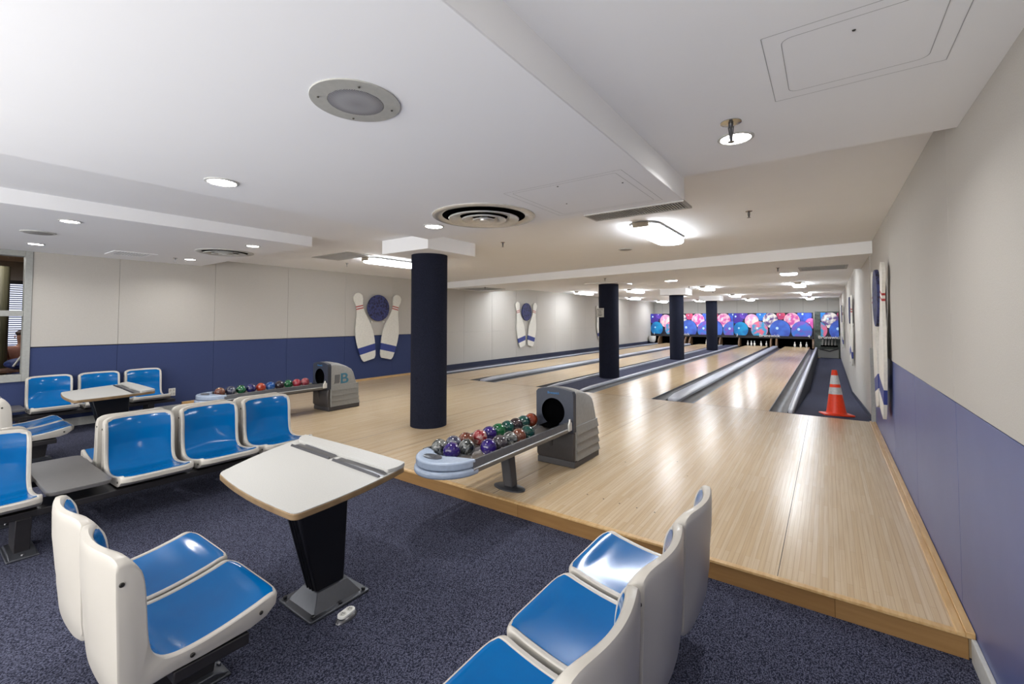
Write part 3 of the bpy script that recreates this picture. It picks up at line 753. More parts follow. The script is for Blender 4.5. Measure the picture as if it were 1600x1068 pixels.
# ================================================================= WALL SIGNS
def pin_half(t):   # half width of the cut-out pin, t from 0 (foot) to 1 (head)
    P = [(0, .135), (.02, .165), (.05, .185), (.15, .215), (.3, .235), (.40, .232), (.5, .205), (.6, .155), (.7, .105), (.78, .082), (.83, .086), (.9, .118), (.95, .118), (.98, .088), (1, .03)]
    for (a, x), (b, y) in zip(P, P[1:]):
        if t <= b:
            s = (t-a)/(b-a); return x+(y-x)*s
    return .03
def wall_sign(yc, side, label, zc=1.21):
    """side -1 left wall (faces +X), +1 right wall (faces -X)"""
    x = XL+.02 if side < 0 else (XR-.016 if yc < 7 else XR-.035)
    t = thing('wall_sign', label, 'wall decoration', (x, yc, zc), 0 if side < 0 else PI, 'pin and ball cut-out signs on the walls')
    Lp = 1.53
    for s in (-1, 1):
        b = obj('pin_cutout', bmesh.new(), 'signw', t)
        bm = bm_new(); N = 60
        bands = [(0, .115, 0), (.115, .215, 2), (.215, .765, 0), (.765, .78, 1), (.78, .80, 0), (.80, .815, 1), (.815, 1, 0)]
        cuts = sorted(set([k/N for k in range(N+1)]+[v for q in bands for v in q[:2]]))
        ang = math.radians(12.5)*s
        def P(u, v, x_):  # u across, v along from foot
            cx_ = s*.235; cz_ = -.76
            return (x_, cx_+u*math.cos(ang)+v*math.sin(ang), cz_-u*math.sin(ang)+v*math.cos(ang))
        x0, x1 = .035, .062
        rows = []
        for t_ in cuts:
            h = pin_half(t_); v = t_*Lp
            rows.append([bm.verts.new(P(-h, v, x0)), bm.verts.new(P(-h, v, x1)), bm.verts.new(P(h, v, x1)), bm.verts.new(P(h, v, x0))])
        for (ta, A), (tb, B) in zip(zip(cuts, rows), zip(cuts[1:], rows[1:])):
            m_ = [q[2] for q in bands if q[0]-1e-6 <= (ta+tb)/2 <= q[1]][0]
            for k in range(4):
                bm.faces.new((A[k], A[(k+1) % 4], B[(k+1) % 4], B[k])).material_index = m_
        bm.faces.new(rows[0]); bm.faces.new(rows[-1])
        bmesh.ops.recalc_face_normals(bm, faces=bm.faces); bm.to_mesh(b.data); bm.free()
        for m_ in ('red', 'bluest'): b.data.materials.append(M[m_])
    bm = bm_new(); lathe(bm, [(.30, .045), (.302, .06), (.298, .075)], n=48)
    bm.transform(Matrix.Translation((0, 0, .415)) @ Matrix.Rotation(PI/2, 4, 'Y')); obj('ball_cutout', bm, 'navyball', t)
    for yy, zz in ((-.17, .1), (.17, .1), (0, .42)):
        bm = bm_new(); tube(bm, (-.022, yy, zz), (.046, yy, zz), .02); obj('standoff', bm, 'signw', t)
wall_sign(6.49, -1, 'pin and ball cut-out half over navy half over cream on the left wall')
wall_sign(12.65, -1, 'pin and ball cut-out all on the cream left wall beyond the lane start')
wall_sign(18.95, -1, 'pin and ball cut-out mostly hidden behind the column with the paper notice', 1.24)
wall_sign(6.05, 1, 'pin and ball cut-out on the right wall over the blue panel end, seen edge on', 1.17)
wall_sign(12.5, 1, 'pin and ball cut-out above the ramp on the right wall, second from us', 1.15)
wall_sign(19.4, 1, 'pin and ball cut-out farthest along the right wall near the masking units', 1.15)

# paper notice on the second column
t = thing('notice', 'small white paper notice with grey print stuck on the second column', 'notice', (-4.345, 9.655, 1.525), math.radians(-17))
bm = bm_new(); box(bm, -.11, .11, -.016, -.004, -.11, .10); obj('sheet', bm, 'paper', t)
for i, (z, a, b) in enumerate(((.07, -.085, .085), (.035, -.05, .04), (.008, -.03, .045), (-.02, -.05, .05), (-.055, -.06, .065), (-.072, -.04, .05))):
    bm = bm_new(); box(bm, a, b, -.0175, -.016, z-.006, z+.006); obj('printed_line', bm, 'ink', t)

# ================================================================= PINS
def pin_bm():
    bm = bm_new()
    lathe(bm, [(.020, 0), (.030, .004), (.038, .03), (.050, .075), (.052, .095), (.046, .125), (.030, .158), (.020, .178), (.019, .190), (.024, .208), (.025, .220), (.020, .234), (.010, .240)], n=20)
    for f in bm.faces:
        z = f.calc_center_median().z
        if .172 < z < .186: f.material_index = 1
    return bm
pin0 = None
def pin(x, y, label, group):
    global pin0
    if pin0 is None:
        o = obj('bowling_pin', pin_bm(), ['pinw', 'red']); pin0 = o
    else:
        o = pin0.copy(); C.objects.link(o)
    o.location = (x, y, 0); o.scale = (.9, .9, 1.1); tag(o, label, 'bowling pin', group)
for x, y, l in ((-1.345, 25.75, 'left one of the three'), (-1.10, 25.75, 'middle one of the three'), (-.865, 25.82, 'right one of the three')):
    pin(x, y, 'white bowling pin at the end of the rightmost lane, %s' % l, 'pins on the rightmost lane')
for x, y, l in ((-3.42, 25.95, 'leftmost, dimmest'), (-3.245, 25.85, 'second from the left'), (-3.09, 25.75, 'bright middle pin'), (-2.80, 25.8, 'fourth from the left'), (-2.57, 25.95, 'rightmost')):
    pin(x, y, 'white bowling pin on the lane right of the columns, %s' % l, 'pins on the lane right of the columns')
for x, y, l in ((-6.78, 25.8, 'behind the farther columns, left'), (-5.42, 25.85, 'between the two far columns, left'), (-5.27, 25.8, 'between the two far columns, right')):
    pin(x, y, 'white bowling pin glimpsed %s' % l, 'pins on the left lanes')

# ================================================================= MASKING UNITS
AM = [mat('print_'+n, c, .55, col2=d, scale=s, stretch=(1,1,1), detail=2, lo=.42, hi=.58) for n, c, d, s in (
  ('indigo', (50, 56, 170), (70, 40, 140), 3), ('violet', (96, 60, 170), (50, 40, 130), 4), ('azure', (40, 130, 210), (30, 90, 180), 3),
  ('rose', (226, 92, 120), (190, 60, 110), 4), ('blue', (60, 100, 210), (50, 70, 170), 3), ('palepink', (236, 206, 200), (216, 140, 180), 3.5),
  ('marble', (228, 222, 214), (96, 70, 130), 5), ('pinkmarble', (236, 190, 206), (206, 86, 160), 6), ('pink', (226, 120, 190), (200, 80, 160), 4),
  ('cyan', (20, 150, 205), (20, 110, 180), 2), ('pinkcyan', (226, 110, 140), (60, 150, 196), 4), ('royal', (66, 110, 206), (60, 84, 180), 2),
  ('cyanpurple', (60, 120, 210), (120, 90, 190), 4))]
hl = mat('print_highlight', (190, 225, 245), .55)
ART = [(100,215,95,0),(190,180,60,1),(440,190,75,2),(700,190,60,3),(1000,190,95,4),(-40,200,80,1),(-60,330,90,8),
       (305,260,100,5),(560,250,105,6),(840,250,105,7),(1075,290,72,8),(150,370,110,9),(410,370,120,10),(685,372,142,11),(960,382,135,12)]
def masking(x0, ca, cb, label, txt=None, nums=(), tz=.49):
    y = 25.9; t = thing('masking_unit', label, 'masking unit', ((ca+cb)/2, y, 1.1), 0, 'printed masking units over the pins'); ox = (ca+cb)/2
    bm = bm_new(); box(bm, ca-ox, cb-ox, .004, .06, -.69, .60); obj('panel', bm, 'strip', t)
    bm = bm_new(); box(bm, ca-ox+.01, cb-ox-.01, 0, .004, -.56, .59)
    lay = 0
    for cx, cz, r, mi in ART:
        X = x0+(cx-45)/1060*3.49; Z = 1.70-(cz-155)/285*1.15; rr = r/1060*3.49
        if X+rr < ca+.02 or X-rr > cb-.02: continue
        for k, (q, m_, ddx, ddz) in enumerate(((1, 14, 0, 0), (.965, mi, -.012, .012), (.13, 15, -.28*rr, .22*rr))):
            lay += 1; pts = []
            for j in range(40):
                a = 2*PI*j/40
                px = min(cb-.012, max(ca+.012, X+ddx+q*rr*math.cos(a)))-ox; pz = min(1.69, max(.54, Z+ddz+q*rr*math.sin(a)*1.12))-1.1
                pts.append((px, -.0012*lay, pz))
            # drop duplicate points produced by the clipping
            cl = [pts[0]]
            for p in pts[1:]:
                if abs(p[0]-cl[-1][0])+abs(p[2]-cl[-1][2]) > 1e-4: cl.append(p)
            if len(cl) > 2 and abs(cl[0][0]-cl[-1][0])+abs(cl[0][2]-cl[-1][2]) < 1e-4: cl.pop()
            if len(cl) > 2: addpoly(bm, cl, m_)
    me_m = AM+[M['black'], M['artbg'], hl]
    # slots: 0-12 balls, 13 black, 14 dark rim, 15 highlight
    for f in bm.faces:
        if len(f.verts) == 4 and abs(f.calc_center_median().y) < .0041 and f.calc_area() > .0: pass
    o = obj('printed_picture', bm, me_m, t)
    for p in o.data.polygons:
        if p.index < 6: p.material_index = 14
    if txt is not None:
        mw = Matrix.Translation((txt-ox, -.075, tz-1.1)) @ Matrix.Rotation(PI/2, 4, 'X'); text_mesh('lettering', 'Brunswick', .19, 'outlet', t, mw, sx=1.15)
    for s_, px in nums:
        mw = Matrix.Translation((px-ox, -.075, tz-1.1)) @ Matrix.Rotation(PI/2, 4, 'X'); text_mesh('lane_number', s_, .19, 'outlet', t, mw)
masking(-8.45, -8.5, -4.90, 'masking unit with bowling ball print over the two left lanes, next to the left wall', -6.75, (('1', -8.25),))
masking(-7.15, -4.90, -4.06, 'narrow filler masking panel with ball print just right of the farthest column')
masking(-4.06, -4.06, -.575, 'masking unit with bowling ball print over the two right lanes, widest visible', -2.43, (('3', -3.9), ('4', -.76)))
masking(-1.60, -.30, .42, 'narrow masking panel with ball print in the right corner beside the machine', .06, (), .46)

# dark pit and wooden partitions
bm = bm_new(); box(bm, XL, -.57, 26.3, 26.5, -.3, .45); struct('trim_15', bm, 'black')
bm = bm_new(); box(bm, XL, -.57, 25.99, 26.3, .44, .47); struct('trim_16', bm, 'black')
for i, (x, l) in enumerate(((-7.96, 'at the left end of the leftmost lane'), (-6.50, 'left board of the pair between the left lanes'), (-6.26, 'right board of the pair between the left lanes'),
             (-4.72, 'just right of the second left lane'), (-3.80, 'left of the lane right of the columns'), (-2.36, 'left board of the pair between the two right lanes'),
             (-2.12, 'right board of the pair between the two right lanes'), (-.60, 'right of the rightmost lane by the machine'))):
    bm = bm_new(); prism(bm, [(25.55, -.02), (26.3, -.02), (26.3, .40), (25.86, .40), (25.62, .22)], 'x', x-.035, x+.035)
    tag(obj('kickback_board', bm, 'kick', bevel=.005), 'brown wooden pit board %s' % l, 'partition board', 'wooden boards beside the pins')
# white tub at the left end
t = thing('tub', 'pale rounded white tub standing at the left end below the masking unit', 'tub', (-8.26, 25.45, 0))
bm = bm_new(); lathe(bm, [(.10, .06), (.17, .12), (.20, .25), (.205, .42), (.19, .42), (.17, .2), (.09, .09)], n=28); obj('bowl', bm, 'outlet', t)
bm = bm_new(); lathe(bm, [(.13, 0), (.13, .065), (.1, .08)], n=20); obj('base', bm, 'navybase', t)

# pinsetter behind the right corner
t = thing('pinsetter', 'greenish-grey pinsetter machine in the right back corner beside the rightmost lane', 'machine', (-.06, 26.2, -.5))
bm = bm_new(); box(bm, -.46, .50, .05, .3, .0, 2.25); obj('cabinet', bm, 'machine', t)
bm = bm_new(); box(bm, -.40, -.24, .0, .06, 1.35, 2.1); obj('side_door', bm, 'machine', t, bevel=.01)
bm = bm_new(); box(bm, -.42, .46, -.02, .06, .02, .42); obj('lower_cover', bm, 'hoodside', t, bevel=.01)
for k in range(5):
    bm = bm_new(); tube(bm, (-.18+k*.125, -.05, .62+.0*k), (-.14+k*.12, .04, .98), .032, n=10); obj('pin_chute', bm, 'grillm', t)
bm = bm_new(); box(bm, -.24, .42, -.12, .06, .56, .63); obj('shelf_bar', bm, 'black', t, bevel=.01)
bm = bm_new(); tube(bm, (-.3, -.03, .44), (.1, -.03, .34), .025); tube(bm, (.1, -.03, .34), (.42, -.03, .46), .025); obj('hose', bm, 'dark', t)
bm = bm_new(); box(bm, -.42, -.28, -.2, -.05, 0, .05); tag(obj('block', bm, 'tan', loc=(-.06, 26.2, -.495)), 'small pale block on the ramp floor by the pinsetter', 'block')

# ================================================================= CONE
t = thing('traffic_cone', 'orange traffic cone with two white reflective bands on the ramp carpet', 'traffic cone', (.075, 8.08, -.038), 0)
t.rotation_euler = (-.0772, 0, .25)
def cr(z): return .125-.092*(z-.02)/.62
bm = bm_new(); prism(bm, rrect(-.185, .185, -.185, .185, .04), 'z', 0, .022); obj('base', bm, 'cone', t, bevel=.006)
bm = bm_new(); lathe(bm, [(.135, .02), (.127, .032)]+[(cr(z), z) for z in (.05, .2, .4, .6, .645)]+[(.028, .652), (.02, .652)], n=40); obj('body', bm, 'cone', t)
for a, b in ((.30, .40), (.445, .575)):
    bm = bm_new(); lathe(bm, [(cr(a)+.0015, a), (cr(b)+.0015, b)], n=40, cap=False); obj('reflective_band', bm, 'reflect', t)

# ================================================================= CEILING FITTINGS
def downlight(x, y, z, label, r=.078, power=4.5):
    t = thing('downlight', label, 'ceiling light', (x, y, z), 0, 'round recessed ceiling lights')
    bm = bm_new(); lathe(bm, [(r, 0), (r, -.004), (r-.012, -.007), (r-.016, 0)], n=36, cap=False); obj('trim_ring', bm, 'whitebase', t)
    bm = bm_new(); lathe(bm, [(r-.014, -.0015), (r-.014, -.004)], n=36); obj('lens', bm, 'down', t)
    l = bpy.data.lights.new('downlight_beam', 'AREA'); l.shape = 'DISK'; l.size = .12; l.energy = power; l.color = (1, .99, .98); l.spread = math.radians(150)
    o = bpy.data.objects.new('downlight_beam', l); C.objects.link(o); o.parent = t; o.location = (0, 0, -.012)
    return t
for x, y, z, l in ((-2.556, .975, 2.075, 'round recessed light between the big speaker and the left side, large in view'),
    (-2.447, 2.392, 2.075, 'round recessed light just left of the big round diffuser'),
    (-.335, 2.275, 2.21, 'round recessed light right behind the chrome sprinkler'),
    (-5.58, .905, 2.25, 'round recessed light nearest us on the left soffit'),
    (-7.587, .95, 2.25, 'round recessed light above the left window'),
    (-7.669, 2.528, 2.25, 'round recessed light by the left wall beside the sprinkler'),
    (-5.651, 2.505, 2.25, 'round recessed light beside the pale diffuser at the soffit edge')):
    downlight(x, y, z, l)
def batten(x, y, zc, label, first=[None]):
    if first[0] is None:
        t = thing('ceiling_lamp', label, 'ceiling light', (x, y, zc), 0, 'oblong ceiling lamps'); first[0] = t
        o1 = rrect(-.15, .15, -.6, .6, .14, 8)
        bm = bm_new(); prism(bm, rrect(-.13, .13, -.58, .58, .09, 6), 'z', -.03, 0); obj('tray', bm, 'whitebase', t)
        bm = bm_new(); prism(bm, o1, 'z', -.07, -.025, 1, capmi=0)
        ob_ = [(a*.93, b*.985) for a, b in o1]; prism(bm, ob_, 'z', -.082, -.07, 0); obj('lens', bm, ['lamp', 'lampside'], t)
        for s in (-1, 1):
            bm = bm_new(); prism(bm, rrect(-.085, .085, s*.607-.012, s*.607+.012, .01, 2), 'z', -.062, -.01); obj('end_cap', bm, 'lampend', t, bevel=.004)
        bm = bm_new(); prism(bm, rrect(-.158, .158, -.608, .608, .146, 8), 'z', -.026, -.014); obj('rim', bm, 'grey', t)
    else:
        t = dup(first[0], (x, y, zc), 0, label)
    return t
batten(-1.55, 5.05, CB, 'oblong lamp on the ceiling nearest to us, beyond the long grille')
batten(-6.05, 5.0, CB, 'oblong lamp half hidden behind the near column')
rows = [(10.75, 'just beyond the beam'), (15.2, 'in the second row beyond the beam'), (20.5, 'in the third row beyond the beam'), (24.9, 'in the last row over the pins')]
for x, cn in ((-7.5, 'along the left wall'), (-5.5, 'over the second lane'), (-3.15, 'over the third lane'), (-.66, 'over the rightmost lane')):
    for y, rn in rows: batten(x, y, CFZ, 'oblong ceiling lamp %s, %s' % (cn, rn))

def sprinkler(x, y, z, label, r=.03, hang=.05):
    t = thing('sprinkler', label, 'sprinkler', (x, y, z), 0, 'fire sprinklers on the ceiling')
    bm = bm_new(); lathe(bm, [(r, 0), (r, -.003), (r*.6, -.008), (.012, -.008)], n=24); obj('escutcheon', bm, 'chrome', t)
    bm = bm_new(); tube(bm, (0, 0, -.005), (0, 0, -hang), .005); tube(bm, (0, 0, -.006), (0, 0, -.022), .010); obj('stem', bm, 'steel', t)
    bm = bm_new(); lathe(bm, [(.015, -hang), (.015, -hang-.002)], n=12); obj('deflector', bm, 'steel', t)
    for s in (-1, 1):
        bm = bm_new(); tube(bm, (s*.010, 0, -.02), (s*.003, 0, -hang), .0025, n=6); obj('arm', bm, 'steel', t)
for x, y, z, r, l in ((-.324, 2.083, 2.21, .042, 'chrome sprinkler hanging right in front of the right-hand round light'),
    (-.58, 4.62, CB, .03, 'sprinkler on the ceiling to the right of the nearest oblong lamp'), (-3.45, 4.62, CB, .03, 'sprinkler on the ceiling between near column and nearest oblong lamp'),
    (-7.0, 4.7, CB, .03, 'sprinkler on the ceiling next to the square vent on the left'), (-7.68, 2.35, 2.25, .03, 'sprinkler by the left wall on the low soffit'),
    (-.655, 8.44, 2.21, .03, 'sprinkler under the beam left of the dark slot vent'), (-3.72, 8.5, 2.21, .03, 'sprinkler under the beam above the column with the notice'),
    (-7.3, 9.0, 2.21, .03, 'sprinkler under the beam over the dark vent by the left wall'), (-3.55, 11.4, CFZ, .03, 'sprinkler beyond the beam right of the notice column'),
    (-6.6, 11.0, CFZ, .03, 'sprinkler beyond the beam over the left lanes'), (-3.5, 14.4, CFZ, .03, 'sprinkler by the cap of the third column'),
    (-3.4, 17.4, CFZ, .03, 'sprinkler just before the cap of the farthest column')):
    sprinkler(x, y, z, l, r, .085 if r > .04 else .06)

# big round speaker
t = thing('ceiling_speaker', 'large round grey speaker with mesh centre on the near ceiling', 'speaker', (-1.25, .865, 2.075))
bm = bm_new(); lathe(bm, [(.142, 0), (.142, -.004), (.1415, -.0045), (.088, -.0055), (.0875, -.003)], n=64, cap=False, smooth=False); obj('rim', bm, 'spk', t)
m_, N, L, P = new_mat('speaker_mesh'); P.inputs['Roughness'].default_value = .5
tc = N.new('ShaderNodeTexCoord'); v = N.new('ShaderNodeTexVoronoi'); v.inputs['Scale'].default_value = 190; v.inputs['Randomness'].default_value = 0
L.new(tc.outputs['Object'], v.inputs['Vector']); cr_ = N.new('ShaderNodeValToRGB'); cr_.color_ramp.elements[0].color = lin((60, 60, 64)); cr_.color_ramp.elements[1].color = lin((150, 150, 153))
cr_.color_ramp.elements[0].position = .3; cr_.color_ramp.elements[1].position = .5; L.new(v.outputs['Distance'], cr_.inputs[0]); L.new(cr_.outputs[0], P.inputs['Base Color'])
bm = bm_new(); lathe(bm, [(.087, -.003), (.087, -.006), (.05, -.008), (.001, -.009)], n=48); obj('mesh_grille', bm, m_, t)
for k in range(4):
    a = PI/4+k*PI/2+.25; bm = bm_new(); lathe(bm, [(.004, -.008), (.003, -.0105)], .115*math.cos(a), .115*math.sin(a), 10); obj('screw', bm, 'bolt', t)
for x, y, z, r, l in ((-2.35, 6.1, CB, .10, 'small flat round speaker on the ceiling before the beam'), (-6.56, .836, 2.25, .13, 'flat round grey speaker near the left window')):
    t = thing('flat_speaker', l, 'speaker', (x, y, z)); bm = bm_new(); lathe(bm, [(r, 0), (r, -.006), (r*.9, -.009)], n=36); obj('rim', bm, 'whitebase', t)
    bm = bm_new(); lathe(bm, [(r*.85, -.008), (r*.8, -.012)], n=36); obj('mesh_grille', bm, 'grey', t)

def diffuser(x, y, z, label, m1, R_=.355):
    t = thing('round_diffuser', label, 'air vent', (x, y, z), 0)
    bm = bm_new(); lathe(bm, [(R_, 0), (R_, -.006), (R_-.012, -.012), (R_-.05, -.010), (R_-.065, -.003), (R_-.07, -.001)], n=64, cap=False); obj('outer_ring', bm, m1, t)
    bm = bm_new(); lathe(bm, [(R_-.05, -.0015), (.001, -.0015)], n=48, cap=False); obj('throat', bm, 'black', t)
    for r0, r1, z0, z1 in ((.245, .185, -.020, -.030), (.155, .105, -.024, -.036), (.078, .045, -.026, -.038)):
        bm = bm_new(); lathe(bm, [(r0, z0), (r0-.004, z0-.007), (r1, z1+.012), (r1-.02, -.004)], n=56, cap=False); obj('cone_ring', bm, m1, t)
    bm = bm_new(); lathe(bm, [(.034, -.02), (.03, -.034), (.01, -.038)], n=24); obj('hub', bm, m1, t)
diffuser(-1.93, 2.365, 2.075, 'big round metal air diffuser at the edge of the near soffit', 'nickel')
diffuser(-6.486, 2.533, 2.25, 'pale round air diffuser on the left soffit', 'whitebase', .33)

def vent(x0, x1, y0, y1, z, label, n, axis, rim=.03, m1='grillm', back='black', gap=.45, th=.008):
    t = thing('vent_grille', label, 'vent', ((x0+x1)/2, (y0+y1)/2, z)); hx, hy = (x1-x0)/2, (y1-y0)/2
    bm = bm_new()
    box(bm, -hx, hx, -hy, -hy+rim, -th, 0); box(bm, -hx, hx, hy-rim, hy, -th, 0); box(bm, -hx, -hx+rim, -hy+rim, hy-rim, -th, 0); box(bm, hx-rim, hx, -hy+rim, hy-rim, -th, 0)
    obj('frame', bm, m1, t)
    bm = bm_new(); box(bm, -hx+rim, hx-rim, -hy+rim, hy-rim, -.002, 0); obj('backing', bm, back, t)
    bm = bm_new()
    for k in range(n):
        if axis == 'x':
            c = -hx+rim+(2*hx-2*rim)*(k+.5)/n; d = (2*hx-2*rim)/n*gap/2
            box(bm, c-d, c+d, -hy+rim, hy-rim, -th+.001, -.002)
        else:
            c = -hy+rim+(2*hy-2*rim)*(k+.5)/n; d = (2*hy-2*rim)/n*gap/2
            box(bm, -hx+rim, hx-rim, c-d, c+d, -th+.001, -.002)
    obj('slats', bm, m1, t)
vent(-1.35, -.69, 2.735, 2.94, 2.079, 'long slatted return grille at the front edge of the near soffit', 36, 'x', .018, back='black', gap=.42, th=.012)
vent(-6.77, -5.81, 3.9, 4.38, CB, 'square grey vent on the ceiling left of the near column', 16, 'y', .04, back='grey', gap=.6)
vent(-7.93, -7.45, 1.63, 2.08, 2.25, 'dark slatted vent on the left soffit by the wall', 12, 'y', .05, m1='ceil2', back='bolt', gap=.3)
vent(-.38, .275, 8.56, 9.2, 2.21, 'dark slot vent under the beam near the right wall', 14, 'y', .035, back='gap', gap=.25)
vent(-8.3, -7.3, 9.1, 9.9, 2.21, 'dark vent under the beam by the left wall', 14, 'y', .035, back='gap', gap=.25)

# access hatches: thin grooves round flush panels
def hatch(x0, x1, y0, y1, z, label, inner, screws, r=.012):
    t = thing('access_hatch', label, 'access panel', ((x0+x1)/2, (y0+y1)/2, z)); hx, hy = (x1-x0)/2, (y1-y0)/2
    def frame_ring(a, b, c, d, w_, rr):
        bm = bm_new(); o = rrect(a, b, c, d, rr); i = rrect(a+w_, b-w_, c+w_, d-w_, max(.001, rr-w_))
        O = [bm.verts.new((p[0], p[1], -.0008)) for p in o]; I = [bm.verts.new((p[0], p[1], -.0008)) for p in i]
        for k in range(len(O)): bm.faces.new((O[k], O[(k+1) % len(O)], I[(k+1) % len(O)], I[k]))
        return bm
    obj('outer_groove', frame_ring(-hx, hx, -hy, hy, .0022, .004), 'seam', t)
    a, b, c, d = inner; obj('panel_groove', frame_ring(a-(x0+x1)/2, b-(x0+x1)/2, c-(y0+y1)/2, d-(y0+y1)/2, .0022, r), 'seam', t)
    for sx, sy in screws:
        bm = bm_new(); lathe(bm, [(.005, -.001), (.004, -.003)], sx-(x0+x1)/2, sy-(y0+y1)/2, 10); obj('latch', bm, 'bolt', t)
hatch(-1.49, -.79, 2.0, 2.66, 2.075, 'flush square access hatch on the near soffit beside the round diffuser', (-1.45, -.83, 2.03, 2.63), [(-1.17, 2.06), (-.86, 2.2), (-1.3, 2.4)])
hatch(-.15, .335, 1.51, 1.985, 2.21, 'flush access hatch with rounded corners on the top right ceiling', (-.101, .285, 1.55, 1.933), [(.08, 1.62)], .03)

# ================================================================= WALL OUTLET, WINDOW, ROOM BEYOND
t = thing('wall_outlet', 'white power outlet plate on the navy wall right of the chairs', 'outlet', (XL+.008, 2.6, .21), 0)
bm = bm_new(); box(bm, 0, .006, -.045, .045, -.06, .06); obj('plate', bm, 'outlet', t, bevel=.002)
for a in (-.022, .022):
    for b in (-.028, .028):
        bm = bm_new(); box(bm, .006, .008, a-.014, a+.014, b-.018, b+.018); obj('socket', bm, 'paper', t)
bm = bm_new()
f = .068
box(bm, XL-.13, XL+.03, wy1-f, wy1, wz0, wz1); box(bm, XL-.13, XL+.03, wy0, wy0+f, wz0, wz1)
box(bm, XL-.13, XL+.03, wy0+f, wy1-f, wz0, wz0+.09); box(bm, XL-.13, XL+.03, wy0+f, wy1-f, wz1-.07, wz1)
box(bm, XL-.13, XL+.02, wy0+f, wy1-f, 1.40, 1.475)
struct('window_1', bm, 'frame', bevel=.004)
bm = bm_new(); box(bm, XL-.07, XL-.064, wy0+f, wy1-f, wz0+.09, 1.40); box(bm, XL-.07, XL-.064, wy0+f, wy1-f, 1.475, wz1-.07); struct('window_1_glass', bm, 'glass')
# next room
bm = bm_new()
box(bm, -13.1, -13, -2.5, 3.5, CZ, 2.6); box(bm, -13, XL-.12, 3.4, 3.5, CZ, 2.6); box(bm, -13, XL-.12, -2.6, -2.5, CZ, 2.6)
struct('wall_next_room', bm, 'taupe')
bm = bm_new(); box(bm, -13, XL-.12, -2.5, 3.5, CZ-.05, CZ); struct('floor_next_room', bm, 'tan')
bm = bm_new(); box(bm, -13, XL-.12, -2.5, 3.5, 2.5, 2.55); struct('ceiling_next_room', bm, 'tan')
bm = bm_new(); box(bm, -12.99, -12.96, .8, 2.2, .85, 2.05); struct('window_2', bm, 'day')
t = thing('window_blind', 'slatted blind over the bright window seen through the left window', 'blind', (-12.9, 1.5, 0))
for k in range(30):
    bm = bm_new(); box(bm, -.012, .012, -.72, .72, .86+k*.041, .880+k*.041); obj('slat', bm, 'slat', t)
bm = bm_new(); box(bm, -.01, .015, -.005, .02, .8, 2.1); obj('cord', bm, 'dark', t)
bm = bm_new(); box(bm, -.03, .03, -.75, .75, 2.06, 2.12); obj('head_rail', bm, 'dark', t)
bm = bm_new()
pts = []
for k in range(62): pts.append((-10.6+.03*math.sin(k*1.1), -.9+k*.032))
for a, b in zip(pts, pts[1:]): addpoly(bm, [(a[0], a[1], CZ), (b[0], b[1], CZ), (b[0], b[1], 2.2), (a[0], a[1], 2.2)], smooth=True)
bmesh.ops.remove_doubles(bm, verts=bm.verts, dist=1e-4)
t = obj('curtain', bm, 'olive'); t.modifiers.new('s', 'SOLIDIFY').thickness = .02
tag(t, 'olive green hanging curtain seen through the left part of the window', 'curtain')
area('next_room_light', (-10.8, .6, 2.45), (0, 0, 0), 1.6, .6, 22)

# person, desk and bag in the next room
def skin_obj(name, verts, edges, radii, m_, parent, sub=2):
    me = bpy.data.meshes.new(name); me.from_pydata([Vector(v) for v in verts], edges, []); me.materials.append(M[m_])
    o = bpy.data.objects.new(name, me); C.objects.link(o)
    if parent: o.parent = parent
    me.skin_vertices.new() if hasattr(me.skin_vertices, 'new') and not me.skin_vertices else None
    md = o.modifiers.new('skin', 'SKIN')
    if not me.skin_vertices:
        bm = bmesh.new(); bm.from_mesh(me); bm.verts.layers.skin.verify(); bm.to_mesh(me); bm.free()
    for i, r in enumerate(radii):
        me.skin_vertices[0].data[i].radius = (r, r) if not isinstance(r, tuple) else r
    me.skin_vertices[0].data[0].use_root = True
    md.use_smooth_shade = True
    sd = o.modifiers.new('s', 'SUBSURF'); sd.levels = sub; sd.render_levels = sub
    return o
px_, py_ = -11.0, 1.265
V_ = [(0,0,.56),(0,0,.75),(0,0,.93),(0,0,1.03),(0,0,1.10),(0,.0,1.19),(0,0,1.27)]
Ed = [(0,1),(1,2),(2,3),(3,4),(4,5),(5,6)]; Rd = [.14,.13,.13,.055,.058,.082,.05]
for sg in (-1, 1):
    b0 = len(V_)
    V_ += [(0, sg*.17, .97), (.06, sg*.23, .74), (.30, sg*.14, .70), (.36, sg*.12, .70)]; Rd += [.055, .045, .034, .03]
    Ed += [(2, b0), (b0, b0+1), (b0+1, b0+2), (b0+2, b0+3)]
    for q in range(5):
        V_ += [(.40+(0 if q else -.02), sg*.12+(q-2)*.022, .69), (.44+(-.02 if q == 0 else .008*(2-abs(q-2))), sg*.12+(q-2)*.026, .68)]; Rd += [.009, .008]
        Ed += [(b0+3, len(V_)-2), (len(V_)-2, len(V_)-1)]
    b1 = len(V_)
    V_ += [(.04, sg*.10, .50), (.42, sg*.12, .48), (.40, sg*.12, .08), (.52, sg*.12, .03)]; Rd += [.085, .06, .042, .03]
    Ed += [(0, b1), (b1, b1+1), (b1+1, b1+2), (b1+2, b1+3)]
t = tag(skin_obj('person', V_, Ed, Rd, 'skin', None), 'person in a salmon top sitting beyond the left window, partly hidden by its frame', 'person')
t.location = (px_, py_, CZ)
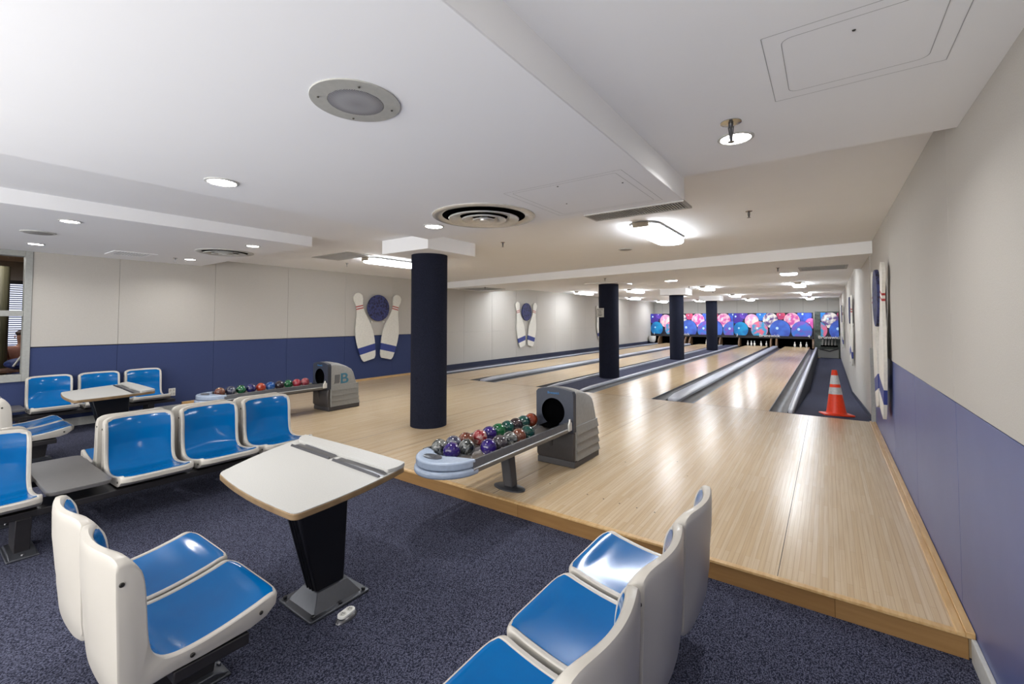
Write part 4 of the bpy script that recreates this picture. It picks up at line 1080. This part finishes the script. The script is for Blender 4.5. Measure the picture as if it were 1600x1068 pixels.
skin_obj('top', [(0,0,.56),(0,0,.75),(0,0,.93),(0,0,1.0),(0,.17,.97),(.05,.22,.80),(0,-.17,.97),(.05,-.22,.80)], [(0,1),(1,2),(2,3),(2,4),(4,5),(2,6),(6,7)], [.155,.145,.145,.075,.07,.06,.07,.06], 'shirt', t)
skin_obj('trousers', [(0,0,.56),(.04,.10,.50),(.42,.12,.48),(.40,.12,.12),(.04,-.10,.50),(.42,-.12,.48),(.40,-.12,.12)], [(0,1),(1,2),(2,3),(0,4),(4,5),(5,6)], [.16,.1,.075,.06,.1,.075,.06], 'bluebag', t)
bm = bm_new(); sphere(bm, (-.012, 0, 1.235), 1, 20, scale=(.088, .082, .058)); obj('hair', bm, 'hair', t)
bm = bm_new(); tube(bm, (.075, 0, 1.19), (.105, 0, 1.165), .010, .014)
for sg in (-1, 1): sphere(bm, (.078, sg*.03, 1.20), .009, 8); sphere(bm, (0, sg*.085, 1.18), .02, 8, scale=(1, .4, 1.4))
obj('face', bm, 'skin', t)
t = thing('stool', 'dark stool under the person beyond the left window', 'stool', (px_-.02, py_, CZ))
bm = bm_new(); prism(bm, rrect(-.2, .2, -.2, .2, .04), 'z', .37, .41); obj('seat', bm, 'dark', t)
for a in (-1, 1):
    for b in (-1, 1):
        bm = bm_new(); tube(bm, (a*.16, b*.16, .38), (a*.18, b*.18, 0), .015); obj('leg', bm, 'dark', t)
t = thing('desk', 'dark wooden desk seen low through the left window', 'desk', (-10.1, 1.15, CZ))
bm = bm_new(); box(bm, -.28, .28, -.6, .6, .68, .71); obj('desktop', bm, 'desk', t)
for a in (-.25, .25):
    for b in (-.56, .56):
        bm = bm_new(); box(bm, a-.025, a+.025, b-.025, b+.025, 0, .68); obj('leg', bm, 'desk', t)
t = thing('sports_bag', 'blue bag with white straps on the desk beyond the left window', 'bag', (-10.05, 1.15, CZ+.71))
bm = bm_new(); sphere(bm, (0, 0, .085), 1, 20, scale=(.12, .18, .085)); obj('body', bm, 'bluebag', t)
for yy, tilt in ((-.06, .08), (.05, .1)):
    bm = bm_new(); tube(bm, (.11, yy-.03, .05), (.10, yy+tilt*.6, .20), .013); tube(bm, (.10, yy+tilt*.6, .20), (.02, yy+tilt, .26), .013); obj('strap', bm, 'outlet', t)
